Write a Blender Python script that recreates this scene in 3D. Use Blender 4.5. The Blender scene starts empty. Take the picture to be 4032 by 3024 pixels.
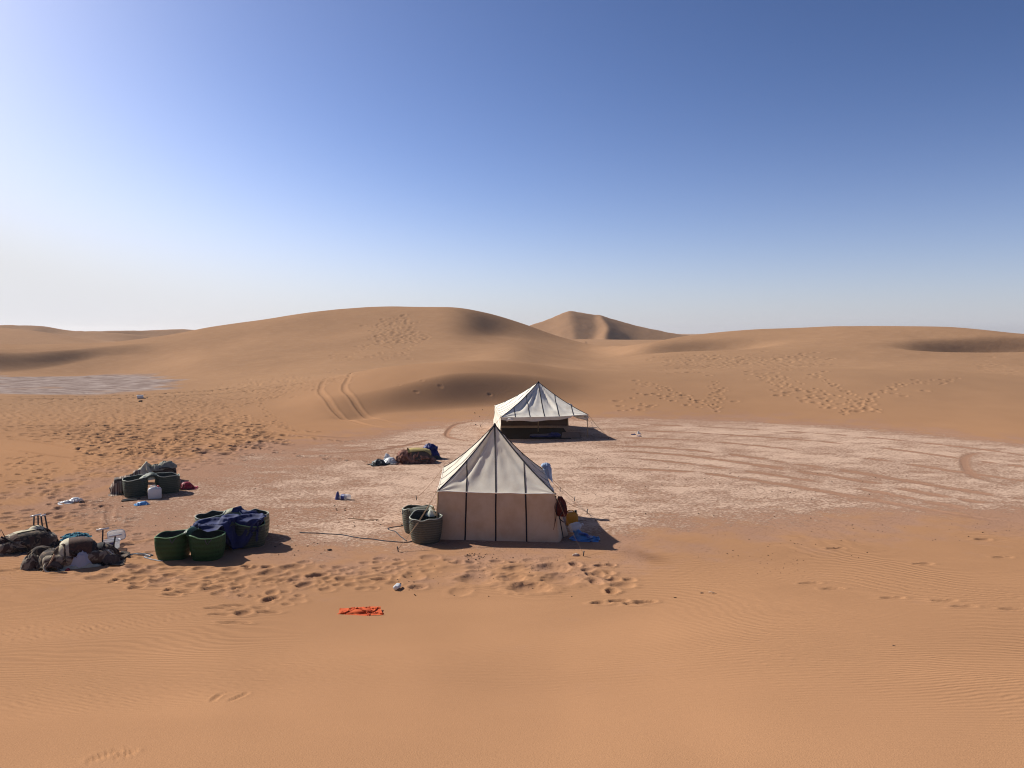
import bpy, bmesh, math, random
import numpy as np
from mathutils import Vector, Matrix, Euler

random.seed(7); np.random.seed(7)
S = bpy.context.scene
COL = S.collection

# ------------------------------------------------------------------ camera
CAM_H = 5.3                       # eye height above the camp floor, on a dune
FPX = 3000.0                      # focal length in pixels of a 4032 x 3024 frame
PITCH = math.atan(200.0 / FPX)    # horizon at row 1312 of the frame
cam_d = bpy.data.cameras.new('camera'); cam = bpy.data.objects.new('camera', cam_d); COL.objects.link(cam)
cam.location = (0, 0, CAM_H); cam.rotation_euler = (math.pi / 2 - PITCH, 0, 0)
cam_d.sensor_width = 36.0; cam_d.lens = 36.0 * FPX / 4032.0
cam_d.clip_start = 0.05; cam_d.clip_end = 9000
S.camera = cam

# ------------------------------------------------------------------ sky, sun, exposure
SUN_EL = math.radians(36.5)
SUN_AZ = math.radians(-59.0)      # measured from +Y, negative is to the left
W = bpy.data.worlds.new('World'); S.world = W; W.use_nodes = True
wn = W.node_tree; wn.nodes.clear()
w_out = wn.nodes.new('ShaderNodeOutputWorld'); w_bg = wn.nodes.new('ShaderNodeBackground')
sky = wn.nodes.new('ShaderNodeTexSky'); sky.sky_type = 'NISHITA'; sky.sun_disc = False
sky.sun_elevation = SUN_EL; sky.sun_rotation = SUN_AZ
sky.altitude = 0; sky.air_density = 0.62; sky.dust_density = 1.05; sky.ozone_density = 3.5
w_bg.inputs['Strength'].default_value = 0.073
w_gam = wn.nodes.new('ShaderNodeGamma'); w_gam.inputs['Gamma'].default_value = 1.36      # the photograph's contrasty sky
w_tint = wn.nodes.new('ShaderNodeMix'); w_tint.data_type = 'RGBA'; w_tint.blend_type = 'MULTIPLY'; w_tint.inputs[0].default_value = 1.0
w_tint.inputs[7].default_value = (0.78, 0.745, 0.755, 1)
wn.links.new(sky.outputs[0], w_gam.inputs['Color']); wn.links.new(w_gam.outputs[0], w_tint.inputs[6]); 
# dusty air low over the sand sea, the same all the way round
w_co = wn.nodes.new('ShaderNodeTexCoord'); w_sep = wn.nodes.new('ShaderNodeSeparateXYZ'); wn.links.new(w_co.outputs['Generated'], w_sep.inputs[0])
w_ab = wn.nodes.new('ShaderNodeMath'); w_ab.operation = 'ABSOLUTE'; wn.links.new(w_sep.outputs['Z'], w_ab.inputs[0])
w_in = wn.nodes.new('ShaderNodeMath'); w_in.operation = 'SUBTRACT'; w_in.inputs[0].default_value = 1.0; wn.links.new(w_ab.outputs[0], w_in.inputs[1])
w_pw = wn.nodes.new('ShaderNodeMath'); w_pw.operation = 'POWER'; w_pw.inputs[1].default_value = 11.0; wn.links.new(w_in.outputs[0], w_pw.inputs[0])
w_ml = wn.nodes.new('ShaderNodeMath'); w_ml.operation = 'MULTIPLY'; w_ml.inputs[1].default_value = 0.85; wn.links.new(w_pw.outputs[0], w_ml.inputs[0])
w_hz = wn.nodes.new('ShaderNodeMix'); w_hz.data_type = 'RGBA'; wn.links.new(w_ml.outputs[0], w_hz.inputs[0]); 
# the glare round the sun goes to a plain pale white
w_bw = wn.nodes.new('ShaderNodeRGBToBW'); wn.links.new(w_tint.outputs[2], w_bw.inputs[0])
w_mr = wn.nodes.new('ShaderNodeMapRange'); w_mr.interpolation_type = 'SMOOTHSTEP'; w_mr.inputs['From Min'].default_value = 3.4; w_mr.inputs['From Max'].default_value = 14.0
wn.links.new(w_bw.outputs[0], w_mr.inputs['Value'])
w_cl = wn.nodes.new('ShaderNodeMix'); w_cl.data_type = 'RGBA'; w_cl.inputs[7].default_value = (8.3, 8.5, 8.8, 1)
wn.links.new(w_mr.outputs[0], w_cl.inputs[0]); wn.links.new(w_tint.outputs[2], w_cl.inputs[6]); wn.links.new(w_cl.outputs[2], w_hz.inputs[6])
w_hz.inputs[7].default_value = (7.2, 7.2, 7.7, 1)
wn.links.new(w_hz.outputs[2], w_bg.inputs['Color'])
wn.links.new(w_bg.outputs[0], w_out.inputs['Surface'])
sun_d = bpy.data.lights.new('sun', 'SUN'); sun = bpy.data.objects.new('sun', sun_d); COL.objects.link(sun)
sun_d.energy = 5.0; sun_d.angle = math.radians(0.55); sun_d.color = (1.0, 0.95, 0.87)
sdir = Vector((math.sin(SUN_AZ) * math.cos(SUN_EL), math.cos(SUN_AZ) * math.cos(SUN_EL), math.sin(SUN_EL)))
sun.rotation_euler = sdir.to_track_quat('Z', 'Y').to_euler(); sun.location = sdir * 200
S.view_settings.view_transform = 'Standard'; S.view_settings.look = 'None'
S.view_settings.gamma = 1.0; S.view_settings.use_curve_mapping = False
S.view_settings.exposure = 0.42
S.render.engine = 'CYCLES'
S.cycles.max_bounces = 8; S.cycles.diffuse_bounces = 4; S.cycles.transparent_max_bounces = 12
S.cycles.use_denoising = True; S.cycles.filter_width = 1.1

# ------------------------------------------------------------------ helpers
CP, SP = math.cos(PITCH), math.sin(PITCH)
def ray(px, py):
    """world direction of a photo pixel"""
    r, u = px - 2016.0, 1512.0 - py
    return np.array([r, FPX * CP + u * SP, -FPX * SP + u * CP])
def az_of(px): return math.atan2(px - 2016.0, FPX * CP + 200.0 * SP)
def at_z(px, py, z):
    d = ray(px, py); t = (z - CAM_H) / d[2]
    return Vector((d[0] * t, d[1] * t, z))
def at_y(px, py, y):
    d = ray(px, py); t = y / d[1]
    return Vector((d[0] * t, y, CAM_H + d[2] * t))

def pchip_slopes(x, y):
    """Fritsch-Carlson slopes along axis 0 (x, y same shape)"""
    h = np.diff(x, axis=0); dl = np.diff(y, axis=0) / h
    m = np.zeros_like(y)
    w1 = 2 * h[1:] + h[:-1]; w2 = h[1:] + 2 * h[:-1]
    same = (dl[1:] * dl[:-1]) > 0
    with np.errstate(divide='ignore', invalid='ignore'):
        hm = (w1 + w2) / (w1 / dl[:-1] + w2 / dl[1:])
    m[1:-1] = np.where(same, hm, 0.0)
    m[0] = dl[0]; m[-1] = dl[-1]
    return m
def pchip1(x, y, xq):
    x = np.asarray(x, float); y = np.asarray(y, float); xq = np.clip(xq, x[0], x[-1])
    m = pchip_slopes(x[:, None], y[:, None])[:, 0]
    i = np.clip(np.searchsorted(x, xq) - 1, 0, len(x) - 2); h = x[i + 1] - x[i]; t = (xq - x[i]) / h
    return ((2*t**3 - 3*t**2 + 1) * y[i] + (t**3 - 2*t**2 + t) * h * m[i] + (-2*t**3 + 3*t**2) * y[i+1] + (t**3 - t**2) * h * m[i+1])

def hash2(ix, iy, seed=0):
    n = (ix.astype(np.int64) * 374761393 + iy.astype(np.int64) * 668265263 + seed * 1442695041) & 0xffffffff
    n = ((n ^ (n >> 13)) * 1274126177) & 0xffffffff
    n = (n ^ (n >> 16)) & 0xffffffff
    return n / 4294967295.0
def vnoise(x, y, seed=0):
    x = np.asarray(x, float); y = np.asarray(y, float)
    x0 = np.floor(x); y0 = np.floor(y); fx = x - x0; fy = y - y0
    fx = fx*fx*fx*(fx*(fx*6 - 15) + 10); fy = fy*fy*fy*(fy*(fy*6 - 15) + 10)
    a = hash2(x0, y0, seed); b = hash2(x0 + 1, y0, seed); c = hash2(x0, y0 + 1, seed); d = hash2(x0 + 1, y0 + 1, seed)
    return (a*(1-fx) + b*fx)*(1-fy) + (c*(1-fx) + d*fx)*fy
def fbm(x, y, octv=4, seed=0, gain=0.5):
    s = 0; a = 1.0; t = 0
    for o in range(octv):
        s = s + a * (vnoise(x * 2**o + 13.7*o, y * 2**o - 7.3*o, seed + o) - 0.5); t += a; a *= gain
    return s / t * 2
def ridged(x, y, octv=3, seed=0):
    s = 0; a = 1.0; t = 0
    for o in range(octv):
        s = s + a * (1 - np.abs(2 * vnoise(x * 2**o + 5.1*o, y * 2**o + 9.2*o, seed + o) - 1)); t += a; a *= 0.5
    return s / t

def _h(ix, iy, seed):
    n = (ix * 374761393 + iy * 668265263 + seed * 1442695041) & 0xffffffff
    n = ((n ^ (n >> 13)) * 1274126177) & 0xffffffff
    return ((n ^ (n >> 16)) & 0xffffffff) / 4294967295.0
def sn(x, y, seed=0):
    """plain-number value noise, -1..1"""
    ix, iy = math.floor(x), math.floor(y); fx, fy = x - ix, y - iy
    fx = fx*fx*(3 - 2*fx); fy = fy*fy*(3 - 2*fy)
    return 2 * ((_h(ix, iy, seed)*(1-fx) + _h(ix+1, iy, seed)*fx)*(1-fy) + (_h(ix, iy+1, seed)*(1-fx) + _h(ix+1, iy+1, seed)*fx)*fy) - 1
def sfbm(x, y, seed=0): return .67 * sn(x, y, seed) + .33 * sn(2*x + 13.7, 2*y - 7.3, seed + 1)

# -------- node material helper
class NT:
    def __init__(self, name):
        self.m = bpy.data.materials.new(name); self.m.use_nodes = True
        self.t = self.m.node_tree; self.t.nodes.clear()
        self.out = self.t.nodes.new('ShaderNodeOutputMaterial')
    def n(self, kind, props=None, **ins):
        nd = self.t.nodes.new('ShaderNode' + kind)
        for k, v in (props or {}).items(): setattr(nd, k, v)
        for k, v in ins.items():
            key = int(k[1:]) if (k[0] == 'i' and k[1:].isdigit()) else k.replace('_', ' ')
            self.set(nd.inputs[key], v)
        return nd
    def set(self, sock, v):
        if isinstance(v, bpy.types.NodeSocket): self.t.links.new(v, sock)
        elif isinstance(v, bpy.types.Node): self.t.links.new(v.outputs[0], sock)
        else:
            if isinstance(v, (tuple, list)) and len(v) == 3 and sock.type == 'RGBA': v = (*v, 1)
            sock.default_value = v
    def math(self, op, a, b=0.0, clamp=False):
        nd = self.t.nodes.new('ShaderNodeMath'); nd.operation = op; nd.use_clamp = clamp
        self.set(nd.inputs[0], a); self.set(nd.inputs[1], b); return nd.outputs[0]
    def mix(self, f, a, b, blend='MIX'):
        nd = self.t.nodes.new('ShaderNodeMix'); nd.data_type = 'RGBA'; nd.blend_type = blend
        self.set(nd.inputs[0], f); self.set(nd.inputs[6], a); self.set(nd.inputs[7], b); return nd.outputs[2]
    def ramp(self, f, stops):
        nd = self.t.nodes.new('ShaderNodeValToRGB'); e = nd.color_ramp.elements
        while len(e) < len(stops): e.new(0.5)
        for el, (p, c) in zip(e, stops):
            el.position = p; el.color = (c, c, c, 1) if isinstance(c, (int, float)) else (*c, 1)
        self.set(nd.inputs[0], f); return nd.outputs[0]
    def smooth(self, f, lo, hi):
        nd = self.t.nodes.new('ShaderNodeMapRange'); nd.interpolation_type = 'SMOOTHSTEP'
        self.set(nd.inputs['Value'], f); nd.inputs['From Min'].default_value = lo; nd.inputs['From Max'].default_value = hi
        return nd.outputs[0]
    def noise(self, vec, scale, detail=3, rough=0.55, dist=0.0):
        nd = self.n('TexNoise', Vector=vec, Scale=scale, Detail=detail, Roughness=rough, Distortion=dist); return nd.outputs[0]
    def done(self, shader):
        self.t.links.new(shader.outputs[0] if isinstance(shader, bpy.types.Node) else shader, self.out.inputs['Surface']); return self.m

def srgb(r, g, b):
    f = lambda c: (c/255/12.92) if c/255 <= 0.04045 else ((c/255 + 0.055)/1.055)**2.4
    return (f(r), f(g), f(b))

# -------- object helpers
def mesh_obj(name, verts, faces, mat, parent=None, smooth=True, loc=None):
    me = bpy.data.meshes.new(name)
    me.from_pydata([tuple(map(float, v)) for v in verts], [], [tuple(f) for f in faces]); me.update()
    if smooth: me.polygons.foreach_set('use_smooth', [True] * len(me.polygons))
    if mat: me.materials.append(mat)
    o = bpy.data.objects.new(name, me); COL.objects.link(o)
    if parent: o.parent = parent
    if loc is not None: o.location = loc
    return o
def tag(o, label, cat, group=None):
    o['label'] = label; o['category'] = cat
    if group: o['group'] = group
    return o
def root(name, loc, rz, label, cat, group=None):
    o = bpy.data.objects.new(name, None); COL.objects.link(o); o.empty_display_size = 0.1
    o.location = loc; o.rotation_euler = (0, 0, rz)
    return tag(o, label, cat, group)
def tube(pts, r, seg=6, caps=True, closed=False):
    """tube along points; r scalar or list"""
    pts = [Vector(p) for p in pts]; n = len(pts); rs = r if isinstance(r, (list, tuple)) else [r] * n
    V, F = [], []; up = Vector((0, 0, 1)); prev = None
    for i, p in enumerate(pts):
        if closed: d = pts[(i + 1) % n] - pts[i - 1]
        else: d = (pts[min(i + 1, n - 1)] - pts[max(i - 1, 0)])
        d = d.normalized() if d.length > 1e-9 else Vector((0, 0, 1))
        if prev is None:
            a = d.cross(up if abs(d.z) < 0.95 else Vector((1, 0, 0))).normalized()
        else:
            a = prev - d * prev.dot(d); a = a.normalized() if a.length > 1e-6 else d.orthogonal().normalized()
        prev = a; b = d.cross(a)
        for k in range(seg):
            t = 2 * math.pi * k / seg; V.append(p + (a * math.cos(t) + b * math.sin(t)) * rs[i])
    m = n if closed else n - 1
    for i in range(m):
        for k in range(seg):
            j = (i + 1) % n; k2 = (k + 1) % seg
            F.append((i*seg + k, i*seg + k2, j*seg + k2, j*seg + k))
    if caps and not closed:
        F.append(tuple(range(seg))[::-1]); F.append(tuple((n-1)*seg + k for k in range(seg)))
    return V, F
def join(*parts):
    V, F = [], []
    for v, f in parts:
        o = len(V); V += list(v); F += [tuple(i + o for i in q) for q in f]
    return V, F
def spline(pts, n=8):
    """Catmull-Rom through points"""
    P = [Vector(p) for p in pts]; out = []
    for i in range(len(P) - 1):
        p0 = P[max(i-1, 0)]; p1 = P[i]; p2 = P[i+1]; p3 = P[min(i+2, len(P)-1)]
        for k in range(n):
            t = k / n
            out.append(0.5 * ((2*p1) + (p2-p0)*t + (2*p0-5*p1+4*p2-p3)*t*t + (3*p1-p0-3*p2+p3)*t**3))
    out.append(P[-1]); return out
def grid_faces(nu, nv, off=0, wrap=False):
    F = []
    for i in range(nu - 1):
        for j in range(nv if wrap else nv - 1):
            j2 = (j + 1) % nv
            F.append((off + i*nv + j, off + i*nv + j2, off + (i+1)*nv + j2, off + (i+1)*nv + j))
    return F
def box(cx, cy, cz, sx, sy, sz, bev=0.0):
    bm = bmesh.new(); bmesh.ops.create_cube(bm, size=1.0)
    for v in bm.verts: v.co = Vector((cx + v.co.x*sx, cy + v.co.y*sy, cz + v.co.z*sz))
    if bev: bmesh.ops.bevel(bm, geom=list(bm.edges), offset=bev, segments=2, affect='EDGES', profile=0.6)
    bm.verts.index_update()
    V = [v.co.copy() for v in bm.verts]; F = [tuple(v.index for v in f.verts) for f in bm.faces]; bm.free()
    return V, F
def lathe(profile, seg=20, squash=(1, 1), caps=True):
    V, F = [], []
    for (r, z) in profile:
        for k in range(seg):
            t = 2*math.pi*k/seg; V.append(Vector((r*math.cos(t)*squash[0], r*math.sin(t)*squash[1], z)))
    F = grid_faces(len(profile), seg, wrap=True)
    if caps:
        F.append(tuple(range(seg))[::-1]); F.append(tuple((len(profile)-1)*seg + k for k in range(seg)))
    return V, F
def xform(vf, M):
    return [M @ Vector(v) for v in vf[0]], vf[1]

# ================================================================== the sand
# control profiles: for each bearing (photo column) a row of (depth, z) knots from the photographer's dune to the far sand sea
def kz(d, py): return (d, CAM_H - (py - 1312.0) / 3006.6 * d)      # knot seen at row py
PROF = {
 -900: [(4.6,2.55),(8.6,1.35),(15.8,.20),(24,.03),(42,.02),(56,.05),(62,.25),(66,.05),(78,.05),(83.5,.9),(87,3.0),(100,4.6),(150,1.0),kz(220,1283),(400,2),(900,3),(2500,3)],
    0: [(4.6,2.58),(8.6,1.35),(15.6,.20),(24,.02),(44,.00),(56,.02),(62,.22),(68,.02),(90,.02),kz(95.5,1468),kz(100.5,1390),kz(112,1358),(150,1.0),kz(220,1291),(400,2),(900,3),(2500,3)],
  180: [(4.6,2.58),(8.6,1.35),(15.6,.20),(24,.02),(44,.00),(56,.02),(62,.16),(68,.02),(92,.02),kz(99.5,1452),kz(104.5,1380),kz(116,1357),(150,1.2),kz(220,1308),(400,2),(900,3),(2500,3)],
  400: [(4.6,2.58),(8.6,1.33),(15.5,.19),(24,.02),(44,.00),(56,.02),(62,.08),(68,.03),(97,.10),kz(109,1404),kz(113,1365),kz(121,1354),(150,1.6),kz(222,1347),(400,2),(900,3),(2500,3)],
  600: [(4.6,2.58),(8.6,1.32),(15.5,.18),(24,.02),(44,.01),(54,.06),(60,.15),(67,.19),(88,.30),kz(110,1394),kz(116,1347),kz(124,1331),(150,2.2),(225,2.0),(400,2),(900,3),(2500,3)],
  800: [(4.6,2.58),(8.6,1.32),(15.4,.18),(24,.02),(44,.02),(53,.10),(59,.22),(66,.36),(80,.65),kz(96,1408),kz(112,1352),kz(127,1297),(150,2.6),(240,2.5),(400,2),(900,3),(2500,3)],
 1050: [(4.6,2.58),(8.5,1.30),(15.2,.17),(24,.02),(44,.04),(50,.20),(56,.62),(64,.98),(76,1.10),kz(94,1400),kz(112,1330),kz(129,1259),(155,4),(280,3.5),(400,2),(900,3),(2500,3)],
 1300: [(4.6,2.58),(8.5,1.28),(15.0,.16),(24,.02),(43.5,.03),(46.8,.20),(50.3,1.15),(60.5,1.85),(74,1.55),kz(92,1395),kz(112,1318),kz(130,1223),(160,5),(280,3.5),(400,2),(900,3),(2500,3)],
 1500: [(4.6,2.58),(8.5,1.27),(15.0,.15),(24,.02),(44,.05),(47.6,.26),(50.8,1.62),kz(58.5,1442),(70,1.70),kz(90,1392),kz(110,1314),kz(130,1208),(160,5.5),(280,3.5),(400,2),(900,3),(2500,3)],
 1650: [(4.6,2.58),(8.5,1.27),(15.0,.15),(24,.02),(44.5,.05),(48.4,.30),(52.2,2.14),kz(58.5,1428),(69,1.75),kz(89,1391),kz(108,1316),kz(128,1209),(160,5.5),(280,3.5),(400,2),(900,3),(2500,3)],
 1800: [(4.6,2.58),(8.5,1.26),(15.0,.15),(24,.02),(45,.06),(49.5,.34),(53.9,2.60),(59,3.20),(68,1.80),kz(88,1390),kz(106,1320),kz(125,1213),(155,5),(280,3),(400,2),(900,3),(2500,3)],
 2016: [(4.6,2.58),(8.5,1.25),(15.2,.15),(24,.02),(45,.05),(51.2,.38),(55.7,2.40),kz(61.5,1421),(69,1.80),kz(86,1385),kz(120,1325),kz(136,1262),(145,3.5),(280,3),(400,2),(900,3),(2500,3)],
 2180: [(4.6,2.58),(8.5,1.25),(15.3,.15),(24,.02),(46,.04),(51.8,.38),(57.2,1.98),kz(64,1446),(72,1.75),kz(93,1405),kz(122,1358),kz(138,1320),(135,2.6),(280,2.8),(400,2),(900,3),(2500,3)],
 2350: [(4.6,2.58),(8.6,1.25),(15.5,.15),(24,.02),(46.5,.03),(52,.40),(58,1.45),(66,2.08),(73.5,1.72),kz(94,1425),kz(114,1396),kz(128,1366),(130,2.2),(280,2.8),(400,2),(900,3),(2500,3)],
 2540: [(4.6,2.58),(8.7,1.25),(15.9,.15),(24,.02),(46,.03),(51,.42),(57,1.32),(66,1.92),(73,1.68),kz(84,1430),kz(97,1396),kz(108,1352),(130,2.2),(280,2.8),(400,2),(900,3),(2500,3)],
 2750: [(4.6,2.56),(8.8,1.27),(16.6,.15),(24,.02),(45.5,.03),(50.5,.46),(57,1.32),(66,1.94),(74,1.72),kz(85,1428),kz(99,1372),kz(113,1316),(140,2.4),(280,2.8),(400,2),(900,3),(2500,3)],
 3000: [(4.6,2.54),(9.0,1.28),(17.3,.15),(24,.02),(45,.03),(50,.50),(56,1.34),(66,2.00),(74,1.80),kz(84,1426),kz(99,1360),kz(114,1296),(140,2.6),(280,2.6),(400,2),(900,3),(2500,3)],
 3400: [(4.6,2.50),(9.2,1.28),(18.0,.15),(25,.02),(42.5,.04),(48,.60),(55,1.42),(64,2.10),(72,1.92),kz(82,1424),kz(96,1350),kz(111,1283),(140,2.6),(280,2.6),(400,2),(900,3),(2500,3)],
 3720: [(4.6,2.48),(9.3,1.28),(18.4,.15),(25,.02),(40.5,.04),(47,.62),(54,1.40),(63,2.05),(70,1.90),kz(80,1428),kz(92,1362),kz(108,1287),(140,2.4),(280,2.6),(400,2),(900,3),(2500,3)],
 4032: [(4.6,2.46),(9.4,1.28),(18.8,.15),(25,.02),(38,.04),(46,.70),(53,1.35),(62,1.95),(69,1.80),kz(78,1436),kz(88,1378),kz(101,1320),(135,2.0),(280,2.6),(400,2),(900,3),(2500,3)],
 5000: [(4.6,2.44),(9.5,1.28),(19.0,.15),(25,.02),(36,.04),(45,.80),(52,1.30),(60,1.80),(68,1.70),(78,1.9),(88,2.6),(101,3.6),(135,2.0),(280,2.6),(400,2),(900,3),(2500,3)],
}
ROWS = [14, 70, 150, 250, 290, 46, 46, 48, 22, 44, 60, 60, 12, 36, 8, 8, 8]
_px = sorted(PROF); _az = np.array([az_of(p) for p in _px])
AZD = math.radians(38.5)
az_dense = np.linspace(-AZD, AZD, 930)
az_side = np.concatenate([AZD + np.linspace(0, 1, 34)[1:]**1.6 * (math.pi - AZD)])
AZ = np.concatenate([-az_side[::-1], az_dense, az_side])         # full turn, dense where the camera looks
NC = len(AZ); NK = len(PROF[0]) + 1
KR = np.zeros((NK, NC)); KZ = np.zeros((NK, NC))
KR[0] = 0.25; KZ[0] = 3.72
azc = np.clip(AZ, _az[0], _az[-1])
for k in range(NK - 1):
    dep = np.array([PROF[p][k][0] / math.cos(a) for p, a in zip(_px, _az)])
    zz = np.array([PROF[p][k][1] for p in _px])
    KR[k+1] = pchip1(_az, dep, azc); KZ[k+1] = pchip1(_az, zz, azc)
_g = np.exp(-np.linspace(-2.4, 2.4, 57)**2 / 2); _g /= _g.sum()
_c0, _c1 = NC//2 - 465, NC//2 + 465                      # even out the dense bearings
for _K in (KR, KZ):
    for k in range(1, NK):
        _K[k, _c0:_c1] = np.convolve(np.pad(_K[k, _c0:_c1], 28, mode='edge'), _g, mode='valid')
_m = pchip_slopes(KR, KZ)
_m[0] = -0.12
_mL = _m.copy(); _mR = _m.copy()                          # slope arriving at and leaving each knot
_sec = np.diff(KZ, axis=0) / np.diff(KR, axis=0)
_mL[12] = .55 * _sec[11]; _mR[12] = .9 * _sec[12]; _mR[8] = .5 * np.minimum(_sec[8], 0)
Rg, Zg = [], []
for k in range(NK - 1):
    n = ROWS[k]; t = (np.arange(n) / n)[:, None]
    if k >= 12: t = t**1.4
    h = KR[k+1] - KR[k]
    Rg.append(KR[k] + t * h)
    Zg.append((2*t**3 - 3*t**2 + 1) * KZ[k] + (t**3 - 2*t**2 + t) * h * _mR[k] + (-2*t**3 + 3*t**2) * KZ[k+1] + (t**3 - t**2) * h * _mL[k+1])
Rg.append(KR[-1:]); Zg.append(KZ[-1:])
Rg = np.concatenate(Rg); Zg = np.concatenate(Zg); NR = len(Rg)
Xg = Rg * np.sin(AZ); Yg = Rg * np.cos(AZ)
# long soft undulation so that no slope is a ruled surface
amp = np.clip((Rg - 20) / 60, 0, 1)
Zg += amp * (0.30 * fbm(Xg / 26, Yg / 26, 3, 3) + 0.10 * fbm(Xg / 7, Yg / 7, 2, 9)) * np.clip((Zg - 0.1) / 1.5, 0, 1)
Zg += np.clip((16 - Rg) / 6, 0, 1) * 0.10 * fbm(Xg / 4.5, Yg / 4.5, 2, 21)

def ground_hit(px, py):
    """first hit of a photo pixel's ray on the bare terrain"""
    d = ray(px, py); a = math.atan2(d[0], d[1]); s = d[2] / math.hypot(d[0], d[1])
    c = np.searchsorted(AZ, a) - 1; f = (a - AZ[c]) / (AZ[c+1] - AZ[c])
    r = Rg[:, c] * (1-f) + Rg[:, c+1] * f; z = Zg[:, c] * (1-f) + Zg[:, c+1] * f
    g = z - (CAM_H + s * r)
    i = np.argmax((g[1:] >= 0) & (r[1:] > 2.0)) + 1
    t = -g[i-1] / (g[i] - g[i-1]); rr = r[i-1] + t * (r[i] - r[i-1])
    return Vector((rr * math.sin(a), rr * math.cos(a), CAM_H + s * rr))
def ground_z(x, y):
    a = math.atan2(x, y); q = math.hypot(x, y); c = np.searchsorted(AZ, a) - 1
    f = (a - AZ[c]) / (AZ[c+1] - AZ[c]); r = Rg[:, c] * (1-f) + Rg[:, c+1] * f; z = Zg[:, c] * (1-f) + Zg[:, c+1] * f
    return float(np.interp(q, r, z))

DSP = np.zeros_like(Zg)                        # footprints, wheel ruts, scoops
TRK = np.zeros_like(Zg)                        # bared darker soil of wheel tracks
def patch(x, y, rad):
    a = math.atan2(x, y); q = math.hypot(x, y); da = rad / max(q, 0.5)
    c0 = np.searchsorted(AZ, a - da); c1 = np.searchsorted(AZ, a + da) + 1
    col = Rg[:, min(c0, NC-1)]; col2 = Rg[:, min(c1, NC-1)]
    r0 = min(np.searchsorted(col, q - rad), np.searchsorted(col2, q - rad)); r1 = max(np.searchsorted(col, q + rad), np.searchsorted(col2, q + rad)) + 1
    return slice(r0, r1), slice(c0, c1)
def stamp(x, y, ln, wd, rot, dep, rim=0.35):
    """one print: a dished pit with a pushed-up rim"""
    R = max(ln, wd) * 2.1
    rs, cs = patch(x, y, R)
    X = Xg[rs, cs] - x; Y = Yg[rs, cs] - y
    if X.size == 0: return
    c, s = math.cos(rot), math.sin(rot); u = (X*c + Y*s) / ln; v = (-X*s + Y*c) / wd
    q = np.sqrt(u*u + v*v) * (1 + 0.25 * (vnoise(X*9 + x*3, Y*9 + y*3, 5) - .5))
    dep = dep * (.68 + .40 * min(1, max(0, (math.hypot(x, y) - 20) / 15))); pit = -dep * np.clip(1 - q**3.2, 0, 1)
    rm = dep * rim * np.exp(-((q - 1.25) / 0.35)**2)
    w = np.clip((2.0 - q) / 0.7, 0, 1)
    D = DSP[rs, cs]; DSP[rs, cs] = np.where(q < 1.05, D * 0.25 + pit, D * (1 - 0.35*w) + rm)
def prints(poly, n, size=(0.13, 0.2), dep=(0.03, 0.06), rot=None, seed=1, gap=.85, rim=0.35, soft=28):
    """scatter prints over a polygon given in photo pixels"""
    rnd = random.Random(seed); xs = [p[0] for p in poly]; ys = [p[1] for p in poly]; k = 0; tries = 0; used = []
    while k < n and tries < n * 12:
        tries += 1
        x = rnd.uniform(min(xs), max(xs)); y = rnd.uniform(min(ys), max(ys))
        if not inpoly(x, y, poly): continue
        if vnoise(np.array([x / 90.0]), np.array([y / 34.0]), seed)[0] < 0.22: continue
        if soft: x += rnd.gauss(0, soft); y += rnd.gauss(0, soft * .3)
        p = ground_hit(x, y); s = rnd.uniform(*size)
        if any((p.x - a)**2 + (p.y - b)**2 < (gap * (s + c))**2 for a, b, c in used): continue
        used.append((p.x, p.y, s))
        stamp(p.x, p.y, s * rnd.uniform(1.0, 1.5), s, (rot if rot is not None else 0) + rnd.gauss(0, 0.5), rnd.uniform(*dep), rim); k += 1
def trail(pts, step=.62, size=.13, dep=.05, wob=.16, seed=1, skip=.1):
    """footsteps along a walked line"""
    rnd = random.Random(seed); P = spline([ground_hit(*p) for p in pts], 16); acc = 0; side = 1
    for a, b in zip(P, P[1:]):
        acc += (b - a).length
        if acc < step: continue
        acc = 0; side = -side; d = (b - a).normalized()
        if rnd.random() < skip: continue
        s = size * rnd.uniform(.8, 1.25); x = b.x - d.y * wob * side + rnd.gauss(0, .06); y = b.y + d.x * wob * side + rnd.gauss(0, .06)
        stamp(x, y, s * 1.35, s * .8, math.atan2(d.y, d.x) + rnd.gauss(0, .25), dep * rnd.uniform(.6, 1.3))
def inpoly(x, y, poly):
    r = False; j = len(poly) - 1
    for i in range(len(poly)):
        xi, yi = poly[i]; xj, yj = poly[j]
        if (yi > y) != (yj > y) and x < (xj-xi)*(y-yi)/(yj-yi) + xi: r = not r
        j = i
    return r
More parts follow.
